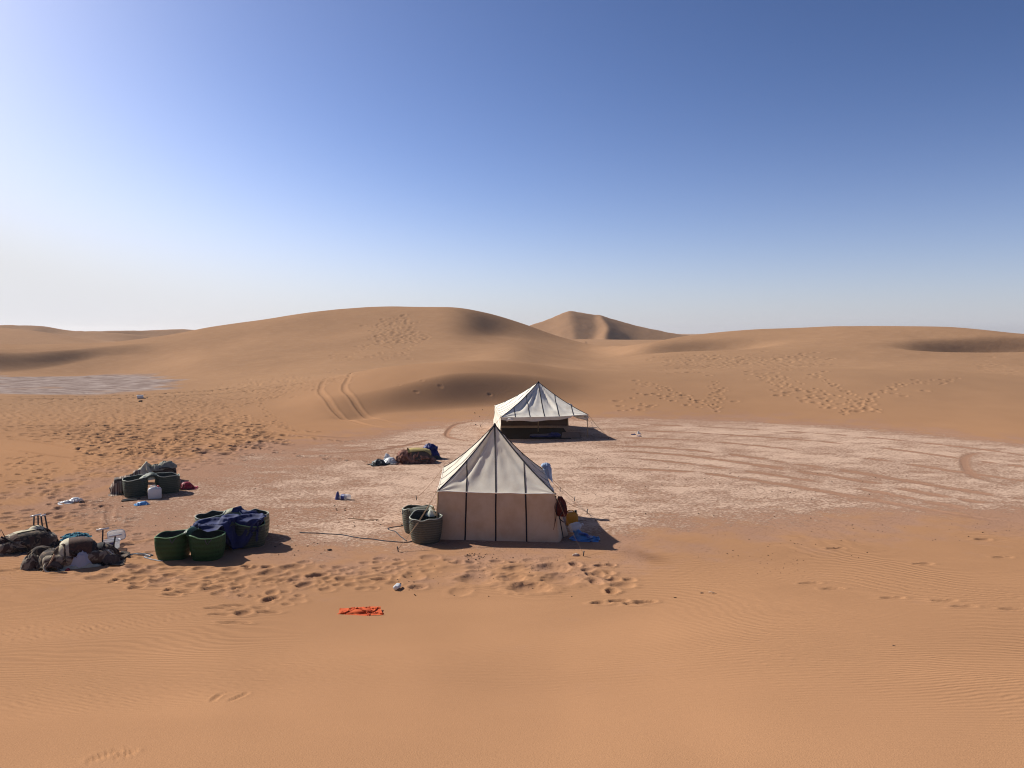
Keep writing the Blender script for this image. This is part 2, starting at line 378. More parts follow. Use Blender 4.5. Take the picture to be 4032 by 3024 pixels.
def rut(pts, wd, dep, trk=0.0, rim=0.5, fade=0.3, gappy=0.0):
    """wheel rut or drag line along a polyline of photo pixels"""
    P = spline([ground_hit(*p) for p in pts], 14); n = len(P)
    L = [0.0]
    for i in range(1, n): L.append(L[-1] + (P[i] - P[i-1]).length)
    for i in range(n - 1):
        a, b = P[i], P[i+1]; m = (a + b) / 2; R = (b - a).length / 2 + wd * 2.4
        rs, cs = patch(m.x, m.y, R); X = Xg[rs, cs]; Y = Yg[rs, cs]
        if X.size == 0: continue
        dx, dy = b.x - a.x, b.y - a.y; l2 = dx*dx + dy*dy + 1e-9
        t = np.clip(((X - a.x)*dx + (Y - a.y)*dy) / l2, 0, 1)
        q = np.hypot(X - a.x - t*dx, Y - a.y - t*dy) / wd
        s = (L[i] + t * (L[i+1] - L[i])) / L[-1]; e = np.clip(np.minimum(s, 1 - s) / fade, 0, 1)
        if gappy: e = e * np.clip((vnoise(X * 1.3, Y * 1.3, 4) - gappy) * 4, 0, 1)
        new = e * dep * (-np.exp(-q**4) + rim * np.exp(-((q - 1.45) / 0.4)**2))
        D = DSP[rs, cs]; DSP[rs, cs] = np.where(np.abs(new) > np.abs(D), new, D)
        if trk: TRK[rs, cs] = np.maximum(TRK[rs, cs], e * trk * np.exp(-q**2 * 0.8))
def dent(px, py, depth_m, la, lb, rot, pw=2.0):
    """broad hollow (negative) or swell"""
    p = ground_hit(px, py); rs, cs = patch(p.x, p.y, max(la, lb) * 2.2)
    X = Xg[rs, cs] - p.x; Y = Yg[rs, cs] - p.y; c, s = math.cos(rot), math.sin(rot)
    q = np.hypot((X*c + Y*s) / la, (-X*s + Y*c) / lb)
    Zg[rs, cs] += depth_m * np.exp(-q**pw)

# hollows of the right hand dune and the shadowed scoop
dent(3960, 1356, -2.0, 11.0, 4.0, 0.05, 4.0)
dent(2770, 1360, -1.3, 8.0, 3.4, 0.05, 3.0)
# --- trampled ground
prints([(330,1670),(560,1615),(860,1635),(1060,1690),(1130,1740),(900,1780),(560,1810),(330,1790)], 430, (.13,.30), (.06,.14), seed=2)
prints([(0,1575),(560,1560),(980,1600),(700,1640),(330,1680),(0,1660)], 420, (.15,.25), (.05,.10), seed=3)
prints([(560,1560),(1250,1470),(1400,1460),(1300,1520),(1100,1560),(760,1610)], 260, (.15,.25), (.05,.09), seed=4)
prints([(0,1585),(330,1575),(360,1680),(330,1760),(0,1720)], 150, (.12,.24), (.04,.09), seed=33)
prints([(330,1790),(900,1790),(1100,1750),(1000,1800),(600,1860),(330,1880)], 120, (.09,.18), (.03,.06), seed=34)
prints([(0,1800),(200,1800),(330,1900),(430,1990),(300,2060),(0,2070)], 95, (.10,.17), (.03,.06), seed=5)
prints([(300,1800),(900,1800),(720,1850),(560,1870),(430,1900),(330,1900)], 90, (.10,.16), (.02,.045), seed=6)
prints([(0,2060),(430,2020),(620,2090),(600,2190),(420,2200),(260,2080)], 90, (.09,.15), (.02,.045), seed=7)
prints([(350,2250),(520,2232),(900,2245),(1120,2225),(1180,2290),(900,2330),(620,2325),(450,2295)], 60, (.08,.26), (.03,.09), seed=8)
prints([(800,2330),(1150,2280),(1420,2270),(1200,2370),(1050,2400)], 16, (.09,.15), (.03,.05), seed=9)
prints([(1120,2220),(1560,2210),(1700,2240),(1500,2330),(1260,2310)], 46, (.09,.15), (.03,.05), seed=10)
prints([(1600,2190),(2280,2200),(2260,2300),(2050,2335),(1700,2340),(1600,2300)], 36, (.08,.24), (.02,.085), seed=11)
prints([(1880,2240),(2150,2230),(2160,2300),(1900,2310)], 7, (.28,.40), (.07,.11), seed=12)
prints([(2300,2240),(2440,2230),(2460,2320),(2330,2340)], 11, (.11,.19), (.05,.09), seed=13)
for (x, y) in ((2370,2375),(2440,2368),(2500,2378),(2545,2372)):
    p = ground_hit(x, y); stamp(p.x, p.y, .20, .13, .1, .07)
for (x, y) in ((880,2420),(920,2452),(960,2405),(860,2395),(1000,2410),(1050,2412),(925,2385)):
    p = ground_hit(x, y); stamp(p.x, p.y, .26, .10, .1, .05)
for (x, y) in ((3190,2297),(3280,2318),(3515,2355),(3720,2365),(3800,2388),(3990,2398),(3870,2125),(3950,2195),(3640,2220),(3290,2160),(30,2248),(240,2258),(95,2240)):
    p = ground_hit(x, y); stamp(p.x, p.y, .22, .10, 0.0, .045)
# --- walked lines
for i, t in enumerate(([(0,1690),(200,1700),(420,1760),(560,1830),(700,1880)], [(40,1600),(300,1620),(520,1690),(640,1780)], [(700,1600),(860,1680),(1010,1760),(1250,1800),(1460,1820)], [(1000,1560),(1080,1650),(1200,1720),(1420,1740)],
    [(0,1860),(140,1900),(260,1960),(420,2010)], [(60,1800),(160,1860),(220,1960),(200,2060)], [(560,1570),(700,1590),(860,1600),(1100,1560),(1300,1490)], [(900,1630),(1040,1660),(1130,1690),(1290,1705)],
    [(620,2320),(800,2330),(1000,2300),(1250,2270),(1500,2290)], [(860,2440),(960,2400),(1120,2330),(1300,2260)], [(2250,2200),(2330,2260),(2380,2340)],
    [(430,1830),(640,1760),(800,1700),(1000,1640)], [(480,1800),(660,1740),(900,1720)], [(0,1640),(260,1650),(460,1610),(600,1570)], [(200,1580),(420,1600),(640,1640),(830,1700)])):
    trail(t, .55, .15, .075, .14, 50 + i)
for i, t in enumerate(([(2500,1505),(2650,1550),(2790,1600)], [(2540,1500),(2700,1560),(2830,1610)], [(2960,1478),(3120,1545),(3360,1635)], [(3010,1476),(3180,1545),(3420,1625)], [(3060,1476),(3240,1540),(3400,1600)], [(3190,1470),(3330,1540),(3480,1630)],
    [(3300,1640),(3420,1580),(3540,1520),(3740,1490)], [(3400,1560),(3480,1540),(3560,1505)], [(2820,1495),(2826,1560),(2815,1625)], [(1490,1335),(1420,1380),(1340,1420)], [(1640,1340),(1580,1390),(1500,1420)])):
    trail(t, .62, .17, .07, .12, 80 + i, .15)
# --- tracks across the slope of the right hand dune
prints([(2620,1420),(2900,1405),(3250,1405),(3260,1440),(2900,1455),(2640,1450)], 190, (.20,.36), (.05,.12), seed=20, soft=50)
prints([(2480,1500),(2560,1500),(2800,1585),(2780,1612),(2600,1560)], 20, (.15,.26), (.03,.09), seed=21)
prints([(2950,1480),(3060,1475),(3420,1610),(3340,1640),(3060,1545)], 50, (.15,.26), (.03,.08), seed=22)
prints([(3180,1470),(3230,1470),(3480,1620),(3420,1640)], 14, (.16,.24), (.05,.08), seed=23)
prints([(3280,1630),(3420,1560),(3560,1520),(3520,1560),(3400,1625)], 12, (.18,.26), (.05,.09), seed=24)
prints([(2780,1500),(2840,1500),(2850,1610),(2800,1620)], 16, (.16,.24), (.04,.08), seed=25)
prints([(3540,1500),(3760,1490),(3720,1515),(3540,1530)], 9, (.16,.24), (.04,.08), seed=26)
prints([(3850,1420),(3980,1430),(3980,1470),(3870,1460)], 26, (.2,.3), (.04,.07), seed=27)
prints([(2400,1590),(2560,1540),(2560,1600),(2460,1625)], 12, (.16,.24), (.04,.07), seed=28)
prints([(1545,1255),(1570,1255),(1635,1320),(1650,1350),(1480,1340),(1480,1320)], 120, (.22,.5), (.05,.13), rot=1.35, seed=29)
prints([(1500,1340),(1640,1340),(1600,1400),(1340,1430),(1320,1410)], 30, (.25,.4), (.06,.12), seed=30)
prints([(1600,1500),(1980,1500),(1960,1560),(1600,1570)], 5, (.12,.18), (.02,.03), seed=31)
# --- ruts
rut([(0,1562),(400,1562),(760,1545),(1150,1500),(1480,1452)], .24, .13, fade=.1)
rut([(0,1572),(420,1572),(800,1556),(1180,1512),(1440,1475)], .24, .12, fade=.1)
rut([(1330,1478),(1290,1488),(1275,1500),(1262,1540),(1300,1590),(1350,1640),(1440,1672),(1540,1690)], .18, .05, fade=.15)
rut([(1440,1458),(1395,1466),(1375,1480),(1355,1530),(1400,1590),(1460,1640),(1560,1668),(1600,1675)], .18, .05, fade=.15)
rut([(1080,1690),(1180,1712),(1300,1722),(1420,1725)], .13, .05, .4)
rut([(1900,1655),(1800,1670),(1762,1700),(1770,1722),(1860,1740)], .10, .03, .9)
rut([(0,1725),(200,1750),(420,1795)], .13, .05)
rut([(0,1765),(200,1795),(380,1815)], .13, .05)
rut([(440,1990),(430,2030),(450,2080)], .12, .03)
for (y0, y1, y2, y3, sd, wd) in ((1690,1705,1745,1835,1,.16),(1722,1735,1790,1890,2,.16),(1752,1775,1850,1960,3,.2),(1772,1800,1880,1998,4,.2),(1800,1830,1910,2030,5,.16),(1840,1862,1945,2060,6,.18),(1665,1680,1712,1790,7,.16)):
    rut([(2250 + sd*37 % 200, y0),(2750,y1),(3300,y2),(3800,y3-28),(4150,y3+20)], wd, .014, .55, fade=.12, gappy=.26)
rut([(3960,1780),(3820,1790),(3800,1830),(3850,1880),(4032,1925)], .16, .008, .4)
rut([(1300,1768),(1600,1755),(1720,1745)], .12, .02, .8, gappy=.2)
rut([(1150,1790),(1500,1772),(1730,1720)], .12, .02, .7, gappy=.2)
# faint heel slides low in the foreground
for pts in (([(335,3005),(430,2965),(530,2945)]),([(440,2985),(500,2968),(548,2948)]),([(830,2765),(870,2735),(930,2722)]),([(890,2765),(940,2745),(985,2722)])):
    rut(pts, .035, .012)
# slumped sand where the rut crosses the steep face
rut([(2430,2150),(2500,2178),(2560,2198),(2610,2215)], .30, .0, .9)
dent(1400, 1640, -0.22, 1.3, .8, .3)

ZF = Zg + DSP
# --- clay pan masks
def soft_poly(poly, feather):
    P = [at_z(x, y, 0.0) for (x, y) in poly]; n = len(P)
    sel = (Rg > 8) & (Rg < 130)
    X = Xg[sel]; Y = Yg[sel]; ins = np.zeros(X.shape, bool); dm = np.full(X.shape, 1e9)
    for i in range(n):
        a, b = P[i], P[i-1]
        dx, dy = b.x - a.x, b.y - a.y; t = np.clip(((X-a.x)*dx + (Y-a.y)*dy) / (dx*dx + dy*dy), 0, 1)
        dm = np.minimum(dm, np.hypot(X - a.x - t*dx, Y - a.y - t*dy))
        cr = (a.y > Y) != (b.y > Y)
        with np.errstate(divide='ignore', invalid='ignore'): ins ^= cr & (X < (b.x-a.x)*(Y-a.y)/(b.y-a.y) + a.x)
    sd = np.where(ins, dm, -dm)
    out = np.zeros_like(Zg); out[sel] = np.clip(sd / feather * .5 + .5, 0, 1); return out
PAN = soft_poly([(40,2060),(180,1960),(420,1885),(660,1815),(900,1765),(1240,1730),(1480,1692),(1740,1660),(1980,1640),(2400,1642),(2860,1646),(3280,1668),(3640,1700),(4032,1736),(4500,1790),
                 (4500,2060),(4000,2085),(3500,2095),(3000,2112),(2720,2130),(2480,2180),(2200,2195),(1750,2205),(1300,2225),(1000,2222),(700,2205),(450,2190),(160,2150)], 3.6)
PAN2 = soft_poly([(-500,1492),(60,1484),(400,1479),(600,1486),(690,1512),(640,1545),(330,1560),(0,1556),(-500,1552)], 2.5)
# slow variation carried by the mesh: ragged pan edge, flake cover, sand tone, where the wind ripples run
E = fbm(Xg * 1.1, Yg * 1.1, 4, 31, .6)
sst = lambda v, a, b: (lambda t: t*t*(3 - 2*t))(np.clip((v - a) / (b - a), 0, 1))
PANM = sst(PAN + .45 * E, .18, .78)
PAN2M = sst(PAN2 + .75 * fbm(Xg * .22, Yg * .30, 4, 33, .65), .25, .85) * sst(PAN2, .0, .35)
CO1 = fbm(Xg * .16 + 3, Yg * .34, 3, 35, .55); CO2 = fbm(Xg * .9, Yg * 1.6, 3, 37, .6)
COV = np.clip(.575 + .13 * CO1 + .20 * CO2 + .55 * (sst(PAN, .3, 1.0) - .85) - .16 * np.clip((-Xg - 4.5) / 4, 0, 1), 0, 1)
TONE = np.clip(.5 + .6 * fbm(Xg * .09, Yg * .09, 3, 41) + .35 * fbm(Xg * .7, Yg * .7, 3, 43), 0, 1)
RIP = sst(fbm(Xg * .13, Yg * .13, 2, 45) + .35, -.25, .35) * sst(Rg, 5.0, 10.5)
FAR = sst(Rg, 36, 70)
TRM = np.clip(np.abs(DSP) / .03, 0, 1)
RIP *= (1 - TRM) * (1 - .75 * sst(Rg, 26, 50))
_u = np.stack([Xg, Yg, ZF], -1).reshape(-1, 3)

def sheet(name, r0, r1, mat):
    """rows r0..r1 of the terrain as one closed-ring mesh"""
    n = r1 - r0 + 1
    co = _u[r0*NC:(r1+1)*NC].astype(np.float32)
    i = np.arange(n - 1)[:, None] * NC; j = np.arange(NC - 1)[None, :]
    a = (i + j).ravel(); q = np.stack([a, a + NC, a + NC + 1, a + 1], -1)[:, ::-1].astype(np.int32)
    me = bpy.data.meshes.new(name); me.vertices.add(len(co)); me.vertices.foreach_set('co', co.ravel())
    me.loops.add(q.size); me.loops.foreach_set('vertex_index', q.ravel())
    me.polygons.add(len(q)); me.polygons.foreach_set('loop_start', np.arange(0, q.size, 4, dtype=np.int32))
    me.polygons.foreach_set('loop_total', np.full(len(q), 4, np.int32))
    me.polygons.foreach_set('use_smooth', np.ones(len(q), bool))
    me.update(); me.validate()
    for nm, A in (('pan', PANM), ('pan_far', PAN2M), ('track', TRK), ('cover', COV), ('tone', TONE), ('ripple', RIP), ('far', FAR)):
        at = me.attributes.new(nm, 'FLOAT', 'POINT'); at.data.foreach_set('value', A.reshape(-1)[r0*NC:(r1+1)*NC].astype(np.float32))
    me.materials.append(mat)
    o = bpy.data.objects.new(name, me); COL.objects.link(o); o['kind'] = 'structure'
    return o

def sand_material(name, with_pan):
    T = NT(name); co = T.n('TexCoord').outputs['Object']
    A = lambda k: T.n('Attribute', {'attribute_name': k}).outputs['Fac']
    tone = A('tone'); n_fine = T.noise(co, 85.0, 2, .7)
    base = T.mix(A('far'), T.mix(tone, (0.362, 0.194, 0.101), (0.322, 0.172, 0.090)), T.mix(tone, (0.325, 0.190, 0.108), (0.285, 0.166, 0.096)))
    gr = T.math('MULTIPLY_ADD', n_fine, .60); T.t.nodes[-1].inputs[2].default_value = .70
    base = T.mix(1.0, base, T.n('CombineColor', Red=gr, Green=gr, Blue=gr), 'MULTIPLY')
    warp = T.n('VectorMath', {'operation': 'ADD'}, i0=co, i1=T.n('VectorMath', {'operation': 'SCALE'}, i0=T.n('TexNoise', Vector=co, Scale=.20, Detail=1).outputs[1], Scale=3.6))
    wv = T.n('TexWave', {'wave_type': 'BANDS', 'bands_direction': 'Y', 'wave_profile': 'SIN'}, Vector=T.n('Mapping', Vector=warp, Rotation=(0, 0, .1)),
             Scale=2.6, Distortion=4.5, Detail=2, Detail_Scale=.9, Detail_Roughness=.6).outputs['Fac']
    h = T.math('MULTIPLY', wv, T.math('MULTIPLY', A('ripple'), .011 if with_pan else .006))
    h = T.math('ADD', h, T.math('MULTIPLY', n_fine, .0040 if with_pan else .008))
    if with_pan: base = T.mix(T.math('MULTIPLY', A('track'), .85), base, (0.17, 0.085, 0.045))
    if not with_pan:
        nm = T.noise(T.n('Mapping', Vector=co, Scale=(1, 1.6, 1)), .8, 4, .6); h = T.math('ADD', h, T.math('MULTIPLY', nm, .05))
        base = T.mix(T.math('MULTIPLY', T.smooth(nm, .45, .70), .22), base, (0.40, 0.245, 0.145))
    col = base
    if with_pan:
        pm = A('pan'); trk = A('track'); cov = A('cover')
        soil = T.mix(tone, (0.345, 0.198, 0.128), (0.300, 0.170, 0.110))
        fl = T.noise(T.n('Mapping', Vector=co, Scale=(.8, 1.2, 1)), 13.0, 4, .72, .4)
        fl = T.math('SUBTRACT', T.math('ADD', fl, T.math('MULTIPLY', T.math('SUBTRACT', cov, .5), .55)), T.math('MULTIPLY', trk, .55))
        flake = T.smooth(fl, .47, .60)
        crust = T.mix(T.math('MULTIPLY', flake, .85), soil, (0.56, 0.395, 0.290))
        pit = T.smooth(T.noise(co, 21.0, 2, .6), .60, .70)
        crust = T.mix(T.math('MULTIPLY', pit, .34), crust, (0.22, 0.120, 0.080))
        crust = T.mix(T.math('MULTIPLY', trk, .50), crust, (0.25, 0.138, 0.090))
        col = T.mix(pm, base, crust)
        hc = T.math('SUBTRACT', T.math('MULTIPLY', flake, .014), T.math('MULTIPLY', pit, .022))
        h = T.math('ADD', T.math('MULTIPLY', h, T.math('SUBTRACT', 1.0, pm, True)), T.math('MULTIPLY', hc, pm))
    gn = T.noise(T.n('Mapping', Vector=co, Scale=(.5, 1.4, 1)), .9, 4, .65)
    col = T.mix(A('pan_far'), col, T.mix(T.smooth(gn, .40, .62), (0.185, 0.132, 0.112), (0.340, 0.272, 0.238)))
    bp = T.n('Bump', Strength=1.0, Distance=1.0, Height=h)
    b = T.n('BsdfDiffuse', Color=col, Roughness=.0, Normal=bp)
    return T.done(b)
M_SAND = sand_material('sand', True); M_DUNE = sand_material('dune_sand', False)
row_of = lambda k: sum(ROWS[:k])
sheet('ground', 0, row_of(8) + 10, M_SAND)
sheet('dunes', row_of(8) + 10, row_of(12) + 8, M_DUNE)
sheet('far_dunes', row_of(12) + 8, NR - 1, M_DUNE)

# --- the tall dune on the skyline, with a spur ridge running down towards the camp
def star_dune():
    d0 = 330.0; c = at_y(2245, 1312, d0); nx, ny = 220, 120
    xs = np.linspace(-75, 95, nx); ys = np.linspace(-48, 60, ny); X, Y = np.meshgrid(xs, ys, indexing='ij')
    crest = pchip1([-75, -48, -20, -9, -3, 0, 4, 14, 30, 47, 70, 95], [-1, 2.5, 8.2, 11.8, 14.4, 15.2, 14.7, 13.0, 8.7, 5.4, 2.5, -1], X)
    yc = 3.0 * np.sin(X / 14.0) + .05 * X
    Dm = Y - yc
    main = crest - np.where(Dm < 0, .42, .50) * np.sqrt(Dm**2 + .5)
    xs_ = pchip1([-48, -30, -14, -4, 2, 60], [10, 11.5, 14.2, 13.2, 13.0, 13], Y)
    spz = pchip1([-48, -30, -14, -4, 2, 60], [-1, 3.6, 8.6, 11.9, 13.0, 13], Y)
    dx = X - xs_; spur = spz - np.where(dx < 0, .46, .60) * np.sqrt(dx**2 + .25) - np.clip(Y - 3, 0, 99)
    xs2 = -16 + .10 * Y; spur2 = pchip1([-48, -26, -6, 60], [0, 3.4, 7.4, 8], Y) - .34 * np.sqrt((X - xs2)**2 + 1.5) - np.clip(Y - 2, 0, 99)
    k = .6; h = k * np.log(np.exp(main / k) + np.exp(spur / k))
    h += .22 * fbm(X / 9, Y / 9, 3, 61) + .10 * fbm(X / 2, Y / 2, 2, 63)
    h = np.maximum(h, .0) + 1.2 * np.minimum(h, 0) ; h = np.maximum(h, -3)
    V = np.stack([X + c.x, Y + d0, h], -1).reshape(-1, 3)
    o = mesh_obj('star_dune', V, [f[::-1] for f in grid_faces(nx, ny)][::1], M_DUNE); o['kind'] = 'structure'
    for f in (): pass
    return o
_sd = star_dune()
_at = _sd.data.attributes.new('tone', 'FLOAT', 'POINT'); _at.data.foreach_set('value', np.full(len(_sd.data.vertices), .75, np.float32))
_bm = bmesh.new(); _bm.from_mesh(_sd.data); bmesh.ops.recalc_face_normals(_bm, faces=_bm.faces)
if sum(f.normal.z for f in _bm.faces) < 0: bmesh.ops.reverse_faces(_bm, faces=_bm.faces)
_bm.to_mesh(_sd.data); _bm.free()

# --- long low ridges on the left skyline
def ridge_dune(pts, d0, back=14, front=.52, seed=1):
    px = [p[0] for p in pts]; xs = [(p[0] - 2016) / 3006.6 * d0 for p in pts]; zs = [CAM_H - (p[1] - 1312) / 3006.6 * d0 for p in pts]
    nx, ny = 120, 46; X, Y = np.meshgrid(np.linspace(xs[0], xs[-1], nx), np.linspace(-16, 34, ny), indexing='ij')
    cz = pchip1(xs, zs, X); Dm = Y - 1.6 * np.sin(X / 9.0 + seed)
    h = cz - np.where(Dm < 0, front * np.sqrt(Dm**2 + .04) * np.clip(1.15 + Dm / 30, .3, 1), .22 * np.sqrt(Dm**2 + .3)) + .15 * fbm(X / 6, Y / 6, 2, seed + 70)
    h = np.maximum(h, -2)
    V = np.stack([X, Y + d0, h], -1).reshape(-1, 3)
    o = mesh_obj('far_ridge', V, grid_faces(nx, ny), M_DUNE); o['kind'] = 'structure'
    for nm, v in (('tone', .5), ('far', 1.0)):
        a = o.data.attributes.new(nm, 'FLOAT', 'POINT'); a.data.foreach_set('value', np.full(nx * ny, v, np.float32))
    return o
ridge_dune([(-700,1284),(-300,1288),(-60,1282),(80,1279),(150,1282),(240,1297),(340,1304),(480,1312),(620,1325)], 290, seed=2, front=.30)
ridge_dune([(220,1330),(300,1306),(380,1302),(520,1301),(640,1297),(720,1295),(790,1299),(900,1310),(1000,1325)], 310, seed=5)
_a = _sd.data.attributes.new('far', 'FLOAT', 'POINT'); _a.data.foreach_set('value', np.ones(len(_sd.data.vertices), np.float32))

# ================================================================== materials of the gear
def fabric(name, col, col2=None, nscale=9.0, rough=.9, bump=.004, trans=0.0, weave=0.0, stain=None):
    T = NT(name); co = T.n('TexCoord').outputs['Object']
    n = T.noise(co, nscale, 4, .6)
    c = T.mix(T.smooth(n, .35, .68), col, col2 or tuple(v * .8 for v in col))
    if stain: c = T.mix(T.math('MULTIPLY', T.smooth(T.noise(co, 1.6, 4, .6), .55, .78), .45), c, stain)
    h = T.math('MULTIPLY', T.noise(co, nscale * 2.2, 3, .6), bump)
    if weave: h = T.math('ADD', h, T.math('MULTIPLY', T.noise(co, 160.0, 1), weave))
    bp = T.n('Bump', Strength=1.0, Distance=1.0, Height=h)
    b = T.n('BsdfPrincipled', Base_Color=c, Roughness=rough, Normal=bp); b.inputs['Specular IOR Level'].default_value = .2
    if trans:
        tr = T.n('BsdfTranslucent', Color=c, Normal=bp); b = T.n('MixShader', i0=trans, i1=b.outputs[0], i2=tr.outputs[0])
    return T.done(b)
def plastic(name, col, rough=.35, alpha=1.0, trans=0.0, spec=.5, bump=.0):
    T = NT(name); co = T.n('TexCoord').outputs['Object']
    n = T.noise(co, 14.0, 3, .6); c = T.mix(T.math('MULTIPLY', n, .35), col, tuple(v * .72 + .03 for v in col))
    b = T.n('BsdfPrincipled', Base_Color=c, Roughness=rough); b.inputs['Specular IOR Level'].default_value = spec
    if bump: b.inputs['Normal'].default_value; T.set(b.inputs['Normal'], T.n('Bump', Strength=1.0, Distance=1.0, Height=T.math('MULTIPLY', T.noise(co, 30.0, 3, .7), bump)))
    if trans:
        tr = T.n('BsdfTranslucent', Color=c); b = T.n('MixShader', i0=trans, i1=b.outputs[0], i2=tr.outputs[0])
    if alpha < 1:
        tp = T.n('BsdfTransparent'); b = T.n('MixShader', i0=1 - alpha, i1=b.outputs[0], i2=tp.outputs[0])
    return T.done(b)
def stripes(name, cols, scale, axis='X', warp=1.0, rough=.95):
    T = NT(name); co = T.n('TexCoord').outputs['Object']
    w = T.n('TexWave', {'wave_type': 'BANDS', 'bands_direction': axis, 'wave_profile': 'SAW'}, Vector=co, Scale=scale, Distortion=warp, Detail=2, Detail_Scale=1.2).outputs['Fac']
    nd = T.t.nodes.new('ShaderNodeValToRGB'); e = nd.color_ramp.elements; nd.color_ramp.interpolation = 'CONSTANT'
    while len(e) < len(cols): e.new(.5)
    for el, (p, c) in zip(e, cols): el.position = p; el.color = (*c, 1)
    T.set(nd.inputs[0], w)
    n = T.noise(co, 26.0, 3); c = T.mix(T.math('MULTIPLY', n, .4), nd.outputs[0], (.06, .04, .03))
    bp = T.n('Bump', Strength=1.0, Distance=1.0, Height=T.math('MULTIPLY', n, .006))
    return T.done(T.n('BsdfPrincipled', Base_Color=c, Roughness=rough, Normal=bp))
def carpet(name, dark, pale, third, scale=7.0, thr=(.47, .53)):
    T = NT(name); co = T.n('TexCoord').outputs['Object']
    a = T.noise(co, scale, 2, .5, 1.6); b_ = T.noise(co, scale * .6, 2, .5, .8)
    c = T.mix(T.smooth(a, *thr), dark, pale); c = T.mix(T.smooth(b_, .58, .62), c, third)
    n = T.noise(co, 60.0, 2); c = T.mix(T.math('MULTIPLY', n, .3), c, (.05, .035, .025))
    bp = T.n('Bump', Strength=1.0, Distance=1.0, Height=T.math('MULTIPLY', n, .002))
    return T.done(T.n('BsdfPrincipled', Base_Color=c, Roughness=.95, Normal=bp))
def weave(name, col, col2, rows=26.0, rough=.6):
    """coarse plaited basketry: courses up the wall, stitches round it"""
    T = NT(name); co = T.n('TexCoord').outputs['Object']; sp = T.n('SeparateXYZ', Vector=co)
    zz = T.math('MULTIPLY', sp.outputs['Z'], rows * 2 * math.pi)
    hz = T.math('MULTIPLY_ADD', T.math('SINE', zz), .5); T.t.nodes[-2 if False else -1].inputs[2].default_value = .5
    n = T.noise(co, 22.0, 3, .65)
    c = T.mix(T.smooth(T.math('ADD', T.math('MULTIPLY', hz, .5), T.math('MULTIPLY', n, .6)), .35, .8), col2, col)
    h = T.math('ADD', T.math('MULTIPLY', hz, .006), T.math('MULTIPLY', n, .016))
    bp = T.n('Bump', Strength=1.0, Distance=1.0, Height=h)
    b = T.n('BsdfPrincipled', Base_Color=c, Roughness=rough, Normal=bp); b.inputs['Specular IOR Level'].default_value = .3
    return T.done(b)

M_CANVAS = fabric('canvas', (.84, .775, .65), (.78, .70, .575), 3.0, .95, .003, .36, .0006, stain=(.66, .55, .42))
M_CANVAS2 = fabric('thick_canvas', (.80, .74, .63), (.72, .65, .535), 3.0, .95, .003, .10, .0006, stain=(.64, .53, .40))
M_WALL2 = fabric('shaded_wall', (.105, .062, .042), (.085, .05, .034), 3.0, .95, .004, .03, .0006)  # wall canvas darkened in colour to stand for the open tent's dim inside
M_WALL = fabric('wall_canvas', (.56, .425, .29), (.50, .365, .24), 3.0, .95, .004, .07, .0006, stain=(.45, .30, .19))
M_SEAM = fabric('seam_tape', (.020, .017, .022), None, 20, .8, .001)
M_TRIM = fabric('canvas_trim', (.82, .76, .66), None, 6, .9, .002)
M_ROPE = fabric('hemp_rope', (.46, .31, .19), None, 60, .95, .003)
M_ROPE_D = fabric('dark_rope', (.055, .06, .075), None, 60, .8, .003)
M_ROPE_G = fabric('grey_rope', (.36, .38, .40), None, 50, .85, .003)
M_WOOD = fabric('pole_wood', (.42, .29, .17), (.30, .19, .10), 12, .75, .003)
M_ROPE_S = fabric('shadowed_rope', (.24, .14, .085), None, 60, .95, .003)  # hemp rope with a cast shadow put into its colour
M_IRON = plastic('iron_peg', (.035, .03, .028), .6)
M_STEEL = plastic('bare_steel', (.62, .60, .57), .3)
M_W_OLIVE = weave('olive_weave', (.27, .265, .155), (.11, .11, .065), 10)
M_W_GREY = weave('grey_green_weave', (.110, .112, .082), (.070, .072, .054), 17)
M_W_DARK = weave('dark_green_weave', (.048, .066, .048), (.028, .040, .030), 16)
M_GREEN = weave('green_rubber', (.012, .062, .018), (.009, .046, .013), 9, .45)
M_RIM_P = fabric('pale_rim', (.44, .46, .38), None, 20, .8, .003)
M_RIM_G = fabric('green_rim', (.18, .33, .17), None, 20, .7, .003)
M_LINING = fabric('basket_lining', (.055, .06, .05), None, 14, .9, .004)
M_PALE_SACK = fabric('pale_sacking', (.47, .48, .40), (.36, .37, .30), 10, .9, .005)
M_NAVY = fabric('navy_cloth', (.017, .026, .105), (.012, .018, .066), 5, .75, .006)
M_BLUE = fabric('blue_nylon', (.012, .020, .13), (.010, .014, .08), 5, .5, .004)
M_TEAL = fabric('teal_cloth', (.03, .16, .22), (.02, .09, .13), 8, .9, .005)
M_BLACKCL = fabric('black_cloth', (.018, .017, .020), None, 8, .85, .004)
M_ORANGE = fabric('orange_cloth', (.66, .125, .035), (.50, .070, .020), 10, .85, .004, .12)
M_RUG = fabric('rust_rug', (.30, .150, .105), (.105, .042, .030), 5, .95, .012)
M_DARKRUG = fabric('shaded_maroon_rug', (.022, .011, .010), (.014, .009, .008), 6, .95, .006)  # maroon rug coloured near black to carry the shade of the tent floor
M_MUSTARD = fabric('mustard_mat', (.42, .33, .125), (.33, .25, .09), 6, .9, .004)
M_TARP = fabric('black_tarp', (.030, .033, .035), (.05, .055, .055), 8, .5, .004)
M_SILVER = plastic('silvery_sheet', (.56, .58, .58), .35, 1, .15, .6, .006)
M_STRIPE = stripes('striped_blanket', [(0, (.42, .33, .25)), (.28, (.115, .055, .038)), (.52, (.40, .31, .23)), (.62, (.10, .05, .035)), (.86, (.30, .21, .15))], 2.3, 'X', .6)
M_SADDLEC = carpet('saddle_carpet', (.022, .012, .008), (.150, .098, .055), (.066, .030, .018), 6, (.52, .56))
M_SADDLEP = carpet('cream_padding', (.27, .22, .155), (.10, .065, .042), (.06, .032, .022), 6, (.46, .56))
